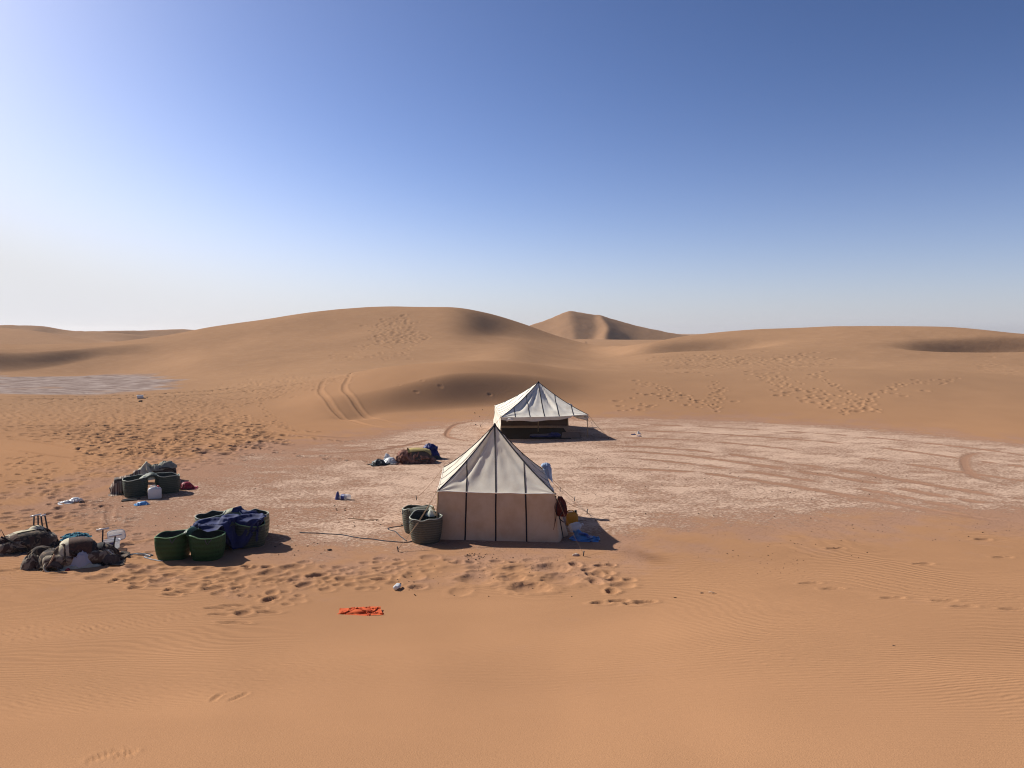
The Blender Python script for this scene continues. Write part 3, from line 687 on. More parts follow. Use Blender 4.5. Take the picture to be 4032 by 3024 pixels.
M_SADDLER = carpet('red_brown_felt', (.050, .019, .013), (.085, .036, .022), (.035, .017, .012), 14)
M_CREAM = fabric('cream_cloth', (.52, .47, .34), (.40, .35, .24), 8, .9, .006)
M_KHAKI = fabric('khaki_pack', (.26, .25, .19), (.17, .165, .13), 8, .85, .005)
M_BROWNPACK = fabric('brown_pack', (.085, .065, .055), None, 8, .85, .005)
M_RED = fabric('red_bag', (.36, .022, .045), (.20, .012, .028), 8, .5, .006, .12)
M_DKRED = fabric('dark_red_sack', (.085, .010, .008), (.035, .008, .008), 8, .7, .006)
M_PINK = fabric('pinkish_carton', (.42, .28, .25), None, 5, .85, .003)
M_WHITEPL = plastic('white_plastic', (.70, .70, .70), .35, 1, .25)
M_CLEAR = plastic('cloudy_plastic', (.72, .74, .76), .18, .55, .2, .6)
M_BAGW = plastic('thin_white_bag', (.62, .65, .74), .3, .80, .3, .5, .008)
M_BAGB = plastic('sky_blue_bag', (.13, .40, .74), .3, 1, .25, .5, .010)
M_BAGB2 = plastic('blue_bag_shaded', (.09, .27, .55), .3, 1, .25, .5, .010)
M_BAGN = plastic('deep_blue_print', (.012, .035, .20), .4, 1, .1, .5, .008)
M_BLABEL = plastic('blue_label', (.02, .035, .19), .4)
M_YELLOW = plastic('yellow_plastic', (.62, .27, .012), .4, 1, .1)
M_REDCAP = plastic('red_cap', (.50, .03, .04), .4)
M_BLACKPL = plastic('black_plastic', (.02, .02, .022), .45)
M_LTBLUE = fabric('light_blue_cloth', (.34, .43, .56), (.28, .36, .50), 7, .9, .005, .1)
M_WHITECL = fabric('white_cloth', (.76, .74, .70), None, 6, .9, .004, .15)
M_STONE = fabric('pale_stone', (.52, .40, .31), (.40, .29, .22), 18, .9, .01)
M_DARKSTONE = fabric('dark_stone', (.075, .05, .04), None, 18, .9, .01)
M_DUNG = fabric('dry_dung', (.045, .028, .02), None, 30, .95, .004)
M_MAT = stripes('woven_mat', [(0, (.26, .16, .11)), (.34, (.13, .07, .055)), (.60, (.32, .22, .16)), (.8, (.10, .05, .045))], 1.8, 'DIAGONAL', .2)

# ================================================================== tents
def roof_point(A, B, P, t, v, o):
    """point of a roof face: t along the eave A-B, v up the cloth to the hip"""
    k = 2 * t if t < .5 else 2 - 2 * t
    C = A if t < .5 else B
    E = A.lerp(B, t); H = C.lerp(P, k); p = E.lerp(H, v)
    s = min(k * v, .999); w = (2 * t - 1) / max(1 - s, .02); q = min(abs(w), 1)
    nrm = (B - A).cross(P - A).normalized()
    p = p.copy()
    p.z -= o['hip'] * 4 * s * (1 - s)                                         # the hips hang a little
    pin = 1 - q**8
    d = -o['sag'] * (1 - q*q) * math.sin(math.pi * min(s, 1)**.72)**.9
    d += -o['eave'] * (1 - (2*t - 1)**2) * (1 - s)**4
    f = sfbm(w * 5.6 + o['ph'], s * .8, o['seed'])
    d += o['fold'] * f * (s**.9) * (1 - s)**.35 * 1.6
    for (w0, wd, dp, s0, s1) in o.get('gul', ()):                              # slack gullies beside the hips
        d -= dp * math.exp(-((w - w0) / wd)**2) * max(0, math.sin(math.pi * min(max((s - s0) / (s1 - s0), 0), 1)))
    f2 = sfbm(t * 9 + o['ph'], s * 5.0, o['seed'] + 5)
    d += .014 * f2
    for (tc, sg) in ((0.0, 1), (1.0, -1)):                                     # creases fanning out from the tied corners
        dt = abs(t - tc); rr = math.hypot(dt * 2.2, s)
        if rr < .7: d += .022 * (1 - rr / .7)**1.2 * math.sin(9 * math.atan2(s, dt * 2.2 + .001) * 2.2 + 3 * o['ph']) * min(1, rr * 8)
    return p + nrm * d * pin
def strip_along(fn, n, width, lift):
    """flat tape along the curve fn(u) -> (point, side, normal)"""
    V, F = [], []
    for i in range(n):
        p, sd, nm = fn(i / (n - 1))
        V += [p - sd * width / 2 + nm * lift, p + sd * width / 2 + nm * lift, p - sd * width / 2 + nm * (lift - .004), p + sd * width / 2 + nm * (lift - .004)]
    for i in range(n - 1):
        a = i * 4; b = a + 4
        F += [(a, a+1, b+1, b), (a+2, b+2, b+3, a+3), (a, b, b+2, a+2), (a+1, a+3, b+3, b+1)]
    return V, F
def build_tent(name, label, C, P, npan, walls, opt, zbase=0.0, seam_w=.038, flare=.10, mats=None):
    """C: FL, FR, BR, BL eave corners (world), P peak; npan: cloth widths per side"""
    cx = sum((c for c in C), Vector()) / 4; base = Vector((cx.x, cx.y, zbase))
    R = root(name, base, 0, label, 'tent'); M_RF, M_WL = mats or (M_CANVAS, M_WALL)
    C = [c - base for c in C]; P = P - base
    sides = [(0, 1, 'front'), (1, 2, 'right'), (2, 3, 'back'), (3, 0, 'left')]
    G = []
    for c in C:
        d = Vector((c.x, c.y, 0)).normalized(); g = c + d * flare; G.append(Vector((g.x, g.y, ground_z(g.x + base.x, g.y + base.y) - base.z - .01)))
    for si, (a, b, nm) in enumerate(sides):
        A, B = C[a], C[b]; o = dict(opt); o['ph'] = si * 3.7 + opt.get('ph', 0); o.update(opt.get(nm, {})); n = npan[si % 2]
        nrm = (B - A).cross(P - A).normalized(); along = (B - A).normalized()
        pt = lambda t, v: roof_point(A, B, P, t, v, o)
        for i in range(n):                                                    # roof cloths
            nu, nv = 10, 26; V = []
            for iu in range(nu):
                t = (i + iu / (nu - 1)) / n; t = min(max(t, .0005), .9995)
                for iv in range(nv): V.append(pt(t, iv / (nv - 1)))
            mesh_obj('roof_panel', V, grid_faces(nu, nv), M_RF, R)
        for i in range(1, n):                                                 # dark seams
            t = i / n
            def fn(u, t=t):
                p = pt(t, u * .995); e = pt(min(t + .004, 1), u * .995) - pt(max(t - .004, 0), u * .995)
                return p, (e.normalized() if e.length > 1e-6 else along), nrm
            mesh_obj('roof_seam', *strip_along(fn, 24, seam_w, .010), M_SEAM, R, smooth=False)
        def hp(u):                                                            # hip tape
            v = .0; s = u; t = s / 2
            return pt(max(t, .0005), 1.0) if t > 0 else A.copy()
        pts = [hp(u / 20) for u in range(21)]
        mesh_obj('hip_seam', *tube(pts, seam_w * .5, 5), M_SEAM, R)
        # eave edge
        ed = [pt(min(max(k / 24, .0005), .9995), 0) + nrm * .004 for k in range(25)]
        mesh_obj('eave_hem', *tube(ed, .013, 5), M_TRIM, R)
        if nm in walls:
            t0, t1 = walls[nm] if isinstance(walls[nm], tuple) else (0, 1)
            Ga, Gb = G[a], G[b]
            out = Vector((nrm.x, nrm.y, 0)).normalized()
            def wp(t, v):
                top = pt(min(max(t, .0005), .9995), 0) - Vector((0, 0, .012)) - out * .012; bot = Ga.lerp(Gb, t)
                p = top.lerp(bot, v)
                bl = .020 * math.sin((t * 9 - v * 5) + 2 * sfbm(t * 2, v * 2, 5)) * v * math.sin(math.pi * v)**.6 + .045 * math.sin(math.pi * v) * sfbm(t * 3 + o['ph'], v * 1.5, 77) + .035 * sfbm((t + v * .6) * 7 + o['ph'], v * 2.0, 78) * math.sin(math.pi * v)**.5
                return p + out * bl + Vector((0, 0, .018 * sfbm(t * 6, .5 + o['ph'], 79) * v))
            for i in range(n):
                if (i + .5) / n < t0 or (i + .5) / n > t1: continue
                V = [wp((i + iu / 8) / n, iv / 13) for iu in range(9) for iv in range(14)]
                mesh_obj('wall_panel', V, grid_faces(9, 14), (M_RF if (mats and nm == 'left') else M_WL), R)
            for i in range(0, n + 1):
                if i in (0, n) or i / n <= t0 or i / n >= t1: continue
                fn = lambda u, t=i / n: (wp(t, u), along, out)
                mesh_obj('wall_seam', *strip_along(fn, 14, seam_w, .010), M_SEAM, R, smooth=False)
    # crown cap and centre pole
    V, F = lathe([(.052, -.10), (.045, -.03), (.03, .015), (.012, .045)], 10); mesh_obj('crown_cap', [v + P for v in V], F, M_SEAM, R)
    zf = ground_z(base.x, base.y) - base.z
    mesh_obj('centre_pole', *tube([(P.x, P.y, P.z - .05), (P.x, P.y, zf - .05)], .032, 8), M_WOOD, R)
    for i in range(4):
        c = C[i]; mesh_obj('corner_pole', *tube([c + Vector((0, 0, .05)) - Vector((c.x, c.y, 0)).normalized() * .03, Vector((c.x * .985, c.y * .985, G[i].z - .05))], .020, 6), M_WOOD, R)
    return R, base, C, G
def guy(R, base, top, peg_w, double=False, r=.005, mat=None):
    """guy rope from a point of the tent to a peg in the sand"""
    g = Vector(peg_w) - base
    n = 10; pts = []
    for i in range(n + 1):
        u = i / n; p = top.lerp(g + Vector((0, 0, .06)), u); p.z -= .05 * math.sin(math.pi * u); pts.append(p)
    vf = tube(pts, r, 5)
    mesh_obj('guy_rope', *vf, mat or M_ROPE, R)
    if double: mesh_obj('guy_rope', *tube([p + Vector((.035 * (1 - abs(2*i/n - 1)), 0, .01)) for i, p in enumerate(pts)], r, 5), M_ROPE, R)
    d = (g - top); d.z = 0; d = d.normalized()
    mesh_obj('tent_peg', *tube([g + Vector((0, 0, -.06)) - d * .02, g + Vector((0, 0, .13)) + d * .03], [.012, .016], 6), M_IRON, R)

# ---- the closed tent in front
zc = 1.28
FL, FR, BL, BR = at_z(1721, 1935, zc), at_z(2187, 1945, zc), at_z(1746, 1842, zc), at_z(2141, 1850, zc)
mid = (FL + FR + BL + BR) / 4
PK = at_y(1948, 1672, mid.y)
opt = dict(hip=.095, sag=.05, eave=.02, fold=.062, seed=101, ph=.4,
           front=dict(gul=((-.74, .075, .13, .10, .98), (.34, .06, .035, .35, 1.0), (-.28, .06, .03, .4, 1.0), (.70, .07, .04, .3, 1.0))), left=dict(sag=.05, fold=.03))
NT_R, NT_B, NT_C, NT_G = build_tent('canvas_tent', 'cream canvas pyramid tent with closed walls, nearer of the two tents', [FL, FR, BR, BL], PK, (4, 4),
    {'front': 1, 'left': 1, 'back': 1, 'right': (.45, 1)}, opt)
guy(NT_R, NT_B, NT_C[0], ground_hit(1568, 2172), True)
guy(NT_R, NT_B, NT_C[3], ground_hit(1640, 1968))
guy(NT_R, NT_B, NT_C[1], ground_hit(2297, 2190), r=.0028, mat=M_ROPE_S)
guy(NT_R, NT_B, NT_C[1], ground_hit(2312, 2022))
guy(NT_R, NT_B, NT_C[2], ground_hit(2262, 1972))
guy(NT_R, NT_B, NT_C[2], ground_hit(2205, 1935))
# door flap pulled out to the right
def flap():
    a = NT_C[1] - Vector((0, 0, .05)); b = NT_G[1]; c = ground_hit(2236, 2104) - NT_B; V = []
    nu, nv = 12, 14
    for i in range(nu):
        for j in range(nv):
            u = i / (nu - 1); v = j / (nv - 1)
            p = a.lerp(b.lerp(c, u), v); w = math.sin(u * 9) * .05 * v
            p += Vector((.3, -.9, .0)) * w; p.z += .02 * math.sin(u * 7) * v; V.append(p)
    mesh_obj('door_flap', V, grid_faces(nu, nv), M_WALL, NT_R)
    fn = lambda u: (a.lerp(b.lerp(c, .55), u) + Vector((.3, -.9, 0)) * (math.sin(.55 * 9) * .05 * u), Vector((1, 0, 0)), Vector((.1, -1, 0)))
    mesh_obj('wall_seam', *strip_along(fn, 12, .038, .008), M_SEAM, NT_R, smooth=False)
flap()

# ---- the open tent behind
zc2 = 1.2
FL2, FR2, BL2, BR2 = at_z(1971, 1644, zc2), at_z(2316, 1633, zc2), at_z(1948, 1597, zc2), at_z(2236, 1596, zc2)
mid2 = (FL2 + FR2 + BL2 + BR2) / 4
PK2 = at_y(2120, 1504, mid2.y)
opt2 = dict(hip=.12, sag=.07, eave=.05, fold=.085, seed=131, ph=2.2,
            front=dict(gul=((-.72, .08, .10, .15, .98), (-.40, .06, .08, .35, 1.0), (.35, .10, .10, .2, 1.0))), left=dict(sag=.10, fold=.05))
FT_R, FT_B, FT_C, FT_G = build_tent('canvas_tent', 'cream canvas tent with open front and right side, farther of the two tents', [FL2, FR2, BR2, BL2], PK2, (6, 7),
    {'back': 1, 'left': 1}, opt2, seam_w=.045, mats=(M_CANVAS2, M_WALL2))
guy(FT_R, FT_B, FT_C[1], ground_hit(2396, 1729), r=.009)
guy(FT_R, FT_B, FT_C[3], ground_hit(1892, 1680), r=.009)
guy(FT_R, FT_B, FT_C[2], ground_hit(2330, 1668), r=.008)
guy(FT_R, FT_B, FT_C[0], ground_hit(1900, 1725), r=.008)
def valance():
    A, B = FT_C[0], FT_C[1]; V = []; n = 60
    for i in range(n):
        t = i / (n - 1); p = roof_point(A, B, PK2 - FT_B, min(max(t, .0005), .9995), 0, dict(opt2, ph=2.2)) + Vector((0, .02, -.01))
        h = .10 + .09 * math.sin(math.pi * min(t * 1.3, 1)) + .02 * math.sin(t * 21) - (.06 if t > .8 else 0)
        for j in range(4): V.append(p + Vector((0, .02 * math.sin(t * 17 + j), -h * j / 3)))
    mesh_obj('valance', V, grid_faces(n, 4), M_CANVAS, FT_R)
    A, B = FT_C[1], FT_C[2]
    pts = [A.lerp(B, u / 14) + Vector((-.03, 0, -.13 - .05 * math.sin(u * 1.9))) for u in range(15)]
    mesh_obj('rolled_wall', *tube(pts, [.07 + .025 * math.sin(u * 2.3) for u in range(15)], 9), M_CANVAS, FT_R)
    V2, F2 = tube([A + Vector((-.75, .12, -.06)), A + Vector((-.5, .1, -.14)), A + Vector((-.25, .08, -.17)), A + Vector((-.04, .05, -.26))], [.03, .06, .08, .05], 8)
    mesh_obj('bunched_wall', V2, F2, M_CANVAS, FT_R)
    V3, F3 = tube([FT_C[0] + Vector((.28, .05, -.16)), FT_C[0] + Vector((.4, .05, -.10)), FT_C[0] + Vector((.6, .05, -.13))], [.05, .07, .045], 8)
    mesh_obj('rolled_door', V3, F3, M_TRIM, FT_R)
valance()

# ================================================================== the gear lying about the camp
def spot(px, py):
    """ground point under a photo pixel and the yaw that turns local x to the picture's right"""
    p = ground_hit(px, py); return p, -math.atan2(p.x, p.y)
def place(name, px, py, label, cat, group=None, turn=0.0, dz=0.0):
    p, rz = spot(px, py); return root(name, p + Vector((0, 0, dz)), rz + turn, label, cat, group)
def Lp(R, px, py, dy=0.0):
    """local (x, y=dy, z) of a photo pixel on the upright plane through thing R at local depth dy"""
    M = R.matrix_basis; inv = M.inverted(); d = Vector(ray(px, py)); o = Vector((0, 0, CAM_H))
    a = inv @ o; b = (inv @ (o + d)) - a; t = (dy - a.y) / b.y
    return a + b * t
def Lg(R, px, py):
    return R.matrix_basis.inverted() @ ground_hit(px, py)
def gz(R, x, y):
    w = R.matrix_basis @ Vector((x, y, 0)); return ground_z(w.x, w.y) - R.location.z

def heap(name, mat, R, cx, cy, rx, ry, H, seed=0, cr=.25, fr=3.0, lobes=.25, rot=0.0, nr=16, na=40, z0=0.0, pw=2.0, skew=(0, 0), ridge=True):
    """crumpled cloth or bag: a domed disc with an uneven outline and sharp folds"""
    V, F = [], []; c, s = math.cos(rot), math.sin(rot)
    for i in range(nr + 1):
        q = i / nr
        for k in range(na):
            a = 2 * math.pi * k / na
            rr = 1 + lobes * (sn(math.cos(a) * 1.6 + 9.1, math.sin(a) * 1.6 + seed * 3.3, seed) + .5 * sn(math.cos(a) * 4, math.sin(a) * 4 + seed, seed + 3))
            x = math.cos(a) * rx * q * rr; y = math.sin(a) * ry * q * rr
            dome = max(0, 1 - q**pw)**.75
            u, v = x / max(rx, ry) * fr, y / max(rx, ry) * fr
            w = (1 - abs(sn(u, v, seed + 11))) if ridge else (.5 + .5 * sn(u, v, seed + 11))
            w2 = 1 - abs(sn(u * 2.1 + 4, v * 2.1, seed + 12))
            z = H * dome * (1 - cr + cr * 1.3 * (w * .65 + w2 * .35)) + H * .06 * (w2 - .5) * (1 if q < .97 else 0)
            x += skew[0] * dome * H; y += skew[1] * dome * H
            X = cx + x * c - y * s; Y = cy + x * s + y * c
            V.append((X, Y, max(z, .004) + z0 if q < .999 else z0 - .01))
    n0 = na
    for i in range(nr):
        for k in range(na):
            k2 = (k + 1) % na; F.append((i*n0 + k, (i+1)*n0 + k, (i+1)*n0 + k2, i*n0 + k2))
    return mesh_obj(name, V, F, mat, R)
def drape(name, mat, R, outline, hfun, n=44, seed=0, wr=.03, fr=4.0, hem=.0):
    """a cloth laid over things: outline (local xy polygon), height hfun(x, y)"""
    xs = [p[0] for p in outline]; ys = [p[1] for p in outline]; x0, x1, y0, y1 = min(xs), max(xs), min(ys), max(ys)
    idx = {}; V, F = [], []
    def P(i, j):
        if (i, j) in idx: return idx[(i, j)]
        x = x0 + (x1 - x0) * i / n; y = y0 + (y1 - y0) * j / n
        x += .02 * sn(i * .5, j * .5, seed + 7); y += .02 * sn(i * .5 + 30, j * .5, seed + 8)
        z = hfun(x, y) + wr * ((1 - abs(sn(x * fr + .4 * y * fr, y * fr * .7, seed))) - .5) * 2 + wr * .5 * (1 - abs(sn(x * fr * 2, y * fr * 2.4, seed + 1)))
        idx[(i, j)] = len(V); V.append((x, y, z)); return idx[(i, j)]
    for i in range(n):
        for j in range(n):
            x = x0 + (x1 - x0) * (i + .5) / n; y = y0 + (y1 - y0) * (j + .5) / n
            if inpoly(x, y, outline): F.append((P(i, j), P(i+1, j), P(i+1, j+1), P(i, j+1)))
    return mesh_obj(name, V, F, mat, R)
def cloth(name, mat, R, w, l, cx, cy, rot, hf, n=44, steps=170, squeeze=(1.0, 1.0), seed=0, noise=.0, gap=.012, drop=.03, iters=4, ff=6.0):
    """a sheet w x l let fall over hf(x, y): a small position-based cloth"""
    nx, ny = n, max(8, int(n * l / w)); u = np.linspace(-.5, .5, nx)[:, None] + np.zeros((1, ny)); v = np.linspace(-.5, .5, ny)[None, :] + np.zeros((nx, 1))
    c, s = math.cos(rot), math.sin(rot); a, b = u * w * squeeze[0], v * l * squeeze[1]
    Pn = np.stack([cx + a*c - b*s, cy + a*s + b*c, np.zeros_like(a)], -1)
    Pn[..., 0] += noise * .35 * fbm(u * 9 + seed, v * 9, 2, seed + 2); Pn[..., 1] += noise * .35 * fbm(u * 9 + seed, v * 9 + 40, 2, seed + 3)
    Pn[..., 2] = float(np.max(hf(Pn[..., 0], Pn[..., 1]))) + drop + noise * (.5 + .5 * fbm(u * ff * w / .6 + seed, v * ff * l / .6 + seed * 3, 3, seed))
    Q = Pn.copy(); lx, ly = w / (nx - 1), l / (ny - 1); ld = math.hypot(lx, ly); cons = []
    def add(sa, sb, L, k): cons.append((sa, sb, L, k))
    for o in (0, 1):
        add((slice(o, nx-1, 2), slice(None)), (slice(o+1, nx, 2), slice(None)), lx, 1.0); add((slice(None), slice(o, ny-1, 2)), (slice(None), slice(o+1, ny, 2)), ly, 1.0)
        add((slice(o, nx-1, 2), slice(0, ny-1)), (slice(o+1, nx, 2), slice(1, ny)), ld, .55); add((slice(o, nx-1, 2), slice(1, ny)), (slice(o+1, nx, 2), slice(0, ny-1)), ld, .55)
    for o in range(4):
        add((slice(o, nx-2, 4), slice(None)), (slice(o+2, nx, 4), slice(None)), 2*lx, .10); add((slice(None), slice(o, ny-2, 4)), (slice(None), slice(o+2, ny, 4)), 2*ly, .10)
    for st in range(steps):
        vel = (Pn - Q) * .965; Q = Pn.copy(); Pn = Pn + vel; Pn[..., 2] -= .0024
        for it in range(iters):
            for sa, sb, L, k in cons:
                A, B = Pn[sa], Pn[sb]; m0, m1 = min(A.shape[0], B.shape[0]), min(A.shape[1], B.shape[1]); A = A[:m0, :m1]; B = B[:m0, :m1]
                d = B - A; q = np.sqrt((d * d).sum(-1, keepdims=True)) + 1e-9; e = d * (.5 * k * (q - L) / q)
                A += e; B -= e
            h = hf(Pn[..., 0], Pn[..., 1]) + gap; hit = Pn[..., 2] < h
            Pn[..., 2] = np.where(hit, h, Pn[..., 2])
            f = np.where(hit, .55, 0)[..., None]; Pn[..., :2] += (Q[..., :2] - Pn[..., :2]) * f * .5
    return mesh_obj(name, Pn.reshape(-1, 3), grid_faces(nx, ny), mat, R)
def flat(x, y): return np.zeros_like(x)
def domes(*D):
    """height of soft lumps (cx, cy, rx, ry, h, power)"""
    def f(x, y):
        z = np.zeros_like(x)
        for (a, b, rx, ry, h, p) in D:
            q = ((np.abs(x - a) / rx)**p + (np.abs(y - b) / ry)**p)**(1 / p); z = np.maximum(z, h * np.sqrt(np.clip(1 - q**3, 0, 1)))
        return z
    return f
def slab(name, mat, R, pts, z0, th, bulge=.0, n=8, seed=0):
    """soft quilt or mat: quad pts (local xy) with thickness and rounded edge"""
    V = []; P = [Vector((*p, 0)) for p in pts]
    for sgn in (1, -1):
        for i in range(n + 1):
            for j in range(n + 1):
                u, v = i / n, j / n; p = P[0].lerp(P[1], u).lerp(P[3].lerp(P[2], u), v)
                e = min(u, 1 - u, v, 1 - v) * 4; k = min(1, e)**.5
                z = z0 + th / 2 + sgn * (th / 2) * (.35 + .65 * k) + (bulge * sn(u * 3, v * 3, seed) if sgn > 0 else 0) * k
                V.append((p.x, p.y, z))
    m = (n + 1)**2; F = grid_faces(n + 1, n + 1) + [tuple(reversed(f)) for f in grid_faces(n + 1, n + 1, m)]
    ring = [(i, 0) for i in range(n + 1)] + [(n, j) for j in range(1, n + 1)] + [(i, n) for i in range(n - 1, -1, -1)] + [(0, j) for j in range(n - 1, 0, -1)]
    for a, b in zip(ring, ring[1:] + ring[:1]):
        ia, ib = a[0]*(n+1) + a[1], b[0]*(n+1) + b[1]; F.append((ia, ia + m, ib + m, ib))
    return mesh_obj(name, V, F, mat, R)

def pannier(R, mat, rim, lining, spacing=1.0, rx=.33, ry=.33, h=.56, seed=0, taper=.80, tubs=(0, 1), sack=None):
    """camel pannier: two soft tubs joined by a saddle band. tubs lie on the local x axis"""
    for ti in tubs:
        s = -1 if ti == 0 else 1; cx = s * spacing / 2; nz, na = 12, 36; gb = gz(R, cx, 0) - .012
        def ringpt(a, q, inset=0.0):
            c, sn_ = math.cos(a), math.sin(a); e = .62                    # squarish plan
            r = (abs(c)**(2/e*.62) + abs(sn_)**(2/e*.62))**(-e/ (2*.62) * 1.0) if False else 1.0
            k = taper + (1 - taper) * q**.7 + .05 * math.sin(math.pi * q) + .055 * sn(c * 1.6 + seed, sn_ * 1.6 + q * 1.5, seed + ti)
            f = 1 + .10 * abs(math.sin(2 * a))**1.5
            inner = max(0, -s * c)                                         # wall next to the band rises
            z = q * (h + .07 * inner**2 - .025 * max(0, s * c) + .034 * sn(c * 2.2 + seed, sn_ * 2.2, seed + 9))
            return Vector((cx + c * (rx * k * f - inset), sn_ * (ry * k * f - inset), gb + z))
        V = [ringpt(2*math.pi*k/na, i/nz) for i in range(nz + 1) for k in range(na)]
        F = grid_faces(nz + 1, na, wrap=True); F.append(tuple(range(na))[::-1])
        tub = mesh_obj('basket_tub', V, F, mat, R)
        V = [ringpt(2*math.pi*k/na, 1 - .86 * i/6, .022) for i in range(7) for k in range(na)]
        F = [f[::-1] for f in grid_faces(7, na, wrap=True)]; F.append(tuple(6*na + k for k in range(na)))
        mesh_obj('lining', V, [f[::-1] for f in F], lining, tub)
        mesh_obj('rim', *tube([ringpt(2*math.pi*k/na, 1.0, .008) for k in range(na)], .013, 6, closed=True), rim, tub)
        for sy in (-1, 1):                                                 # carrying rope loops
            a0 = math.pi/2 * sy + .25; p0 = ringpt(a0, .98, -.012); p1 = ringpt(a0 + .35, .98, -.012)
            m = (p0 + p1) / 2 + Vector((0, sy * .05, -.10)); mesh_obj('rope_loop', *tube(spline([p0, p0.lerp(m, .6) + Vector((0, sy*.02, 0)), m, p1.lerp(m, .6) + Vector((0, sy*.02, 0)), p1], 5), .009, 5), M_ROPE_D, tub)
        if sack and ti in sack:
            heap('sack', sack[ti], tub, cx, 0, rx * .78, ry * .78, .22, seed + 40 + ti, .3, 2.5, .05, z0=gb + h * .72)
    if len(tubs) == 2:                                                     # saddle band
        V = []; nu, nv = 15, 7; gm = gz(R, 0, 0)
        for i in range(nu):
            u = i / (nu - 1) * 2 - 1; x = u * (spacing/2 - rx * .86)
            for j in range(nv):
                v = j / (nv - 1) * 2 - 1; V.append((x, v * ry * .80, gm + h + .05 + .07 * (1 - u*u) - .06 * abs(v)**3 + .012 * sn(u * 3, v * 3, seed + 5)))
        for i in range(nu * nv): V.append((V[i][0], V[i][1] * .985, V[i][2] - .024))
        n0 = nu * nv; F = grid_faces(nu, nv) + [f[::-1] for f in grid_faces(nu, nv, n0)]
        for i in range(nu - 1):
            for j in (0, nv - 1): a, b = i*nv + j, (i+1)*nv + j; F.append((a, b, b + n0, a + n0))
        mesh_obj('saddle_band', V, F, mat, R)
    return R
def rope(name, px_pts, r, mat, label, cat, z=.0, lift=None):
    w = [ground_hit(*p) for p in px_pts]; b = w[0]; R0 = b.copy()
    pts = spline([p - R0 + Vector((0, 0, r * .7 + (lift[i] if lift else 0))) for i, p in enumerate(w)], 8)
    for i, p in enumerate(pts):
        if not lift: p.z = ground_z(p.x + R0.x, p.y + R0.y) - R0.z + r * .7
        p.x += .012 * sn(i * .6, 3.1, 4); p.y += .03 * sn(i * .35, 1.1, 5)
    o = mesh_obj(name, *tube(pts, r, 6), mat, None, loc=R0); return tag(o, label, cat)

# ---------------------------------------------------------------- panniers
P = place('pannier', 1662, 2112, 'grey green double pannier standing against the wall of the nearer tent', 'pannier', 'panniers set down in the camp', turn=math.radians(101))
pannier(P, M_W_GREY, M_RIM_P, M_LINING, 1.04, .36, .40, .66, 3, .80)
heap('sack', M_PALE_SACK, P, -.08, -.20, .30, .16, .16, 77, .3, 2.5, .1, z0=.60)
P = place('pannier', 752, 2196, 'bright green double pannier in front, half under the navy cloth', 'pannier', 'panniers set down in the camp', turn=math.radians(-24))
pannier(P, M_GREEN, M_RIM_G, M_LINING, .80, .37, .37, .58, 5, .80)
PAN_A = P
P = place('pannier', 918, 2112, 'pale olive double pannier at the back of the pile under the navy cloth', 'pannier', 'panniers set down in the camp', turn=math.radians(-6))
pannier(P, M_W_OLIVE, M_RIM_P, M_LINING, 1.06, .36, .36, .60, 9, .9); PAN_B = P
P = place('pannier', 912, 2150, 'dark green double pannier almost hidden beneath the navy cloth', 'pannier', 'panniers set down in the camp', turn=math.radians(8))
pannier(P, M_W_DARK, M_RIM_G, M_LINING, .84, .38, .42, .56, 13, .9); PAN_C = P
P = place('pannier', 598, 1944, 'dark green double pannier with a water can standing before it', 'pannier', 'panniers set down in the camp', turn=math.radians(10))
pannier(P, M_W_DARK, M_RIM_P, M_LINING, .98, .36, .34, .58, 17, .88)
G4 = P
heap('sack', M_PALE_SACK, G4, -.10, .02, .26, .20, .16, 81, .3, 2.5, .1, z0=.50)

# navy cloth over the pile
def navy():
    R = place('navy_cloth', 850, 2150, 'rumpled navy blue cloth thrown over the pile of green panniers', 'cloth')
    inv = R.matrix_basis.inverted(); tubs = []
    for o in NAVY_ON:
        for s_ in (-1, 1):
            c = inv @ (o[0].matrix_basis @ Vector((s_ * o[1] / 2, 0, 0))); tubs.append((c.x, c.y, o[2], o[3], c.z))
        c = inv @ o[0].location; tubs.append((c.x, c.y, .22, o[3] + .08, c.z))
    def hf(x, y):
        z = np.zeros_like(x)
        for (a, b, r, h, g) in tubs:
            q = np.hypot(x - a, y - b); top = np.where(q < r - .07, h + .02, h + .10)
            z = np.maximum(z, g + top * np.clip((r + .05 - q) / .05, 0, 1))
        return z
    cloth('cloth_sheet', M_NAVY, R, 2.10, 2.20, .26, -.12, math.radians(18), hf, 60, 125, (.86, .82), 5, .14)
NAVY_ON = [(PAN_A, .80, .37, .58), (PAN_B, 1.06, .36, .60), (PAN_C, .84, .40, .56)]
navy()
# ---------------------------------------------------------------- group behind: striped blanket, packs, cans
R = place('striped_blanket', 492, 1940, 'brown and cream striped blanket draped over a load beside the dark green pannier', 'blanket')
mesh_obj('load', *box(.05, .12, .25, .72, .46, .48, .06), M_BROWNPACK, R)
cloth('blanket_sheet', M_STRIPE, R, 1.35, 1.30, .0, .06, .06, domes((.05, .12, .44, .32, .52, 5.0), (.38, .16, .16, .16, .70, 2.0)), 39, 105, (.92, .92), 7, .06)
R = place('cream_cover', 566, 1900, 'pale cloth pitched up in a peak behind the dark green pannier', 'cloth')
cloth('cover_sheet', M_CREAM, R, 1.3, 1.1, .0, .06, .2, domes((.05, .08, .36, .26, .52, 3.0), (.10, .06, .10, .10, .74, 1.2)), 36, 105, (.9, .9), 9, .08)
R = place('backpack', 648, 1892, 'khaki and brown backpack lying on its side, highest of the gear by the water can', 'backpack')
bv = xform(box(0, 0, .22, .80, .40, .40, .13), Matrix.Translation((0, .1, .04))); mesh_obj('pack_body', *bv, M_BROWNPACK, R)
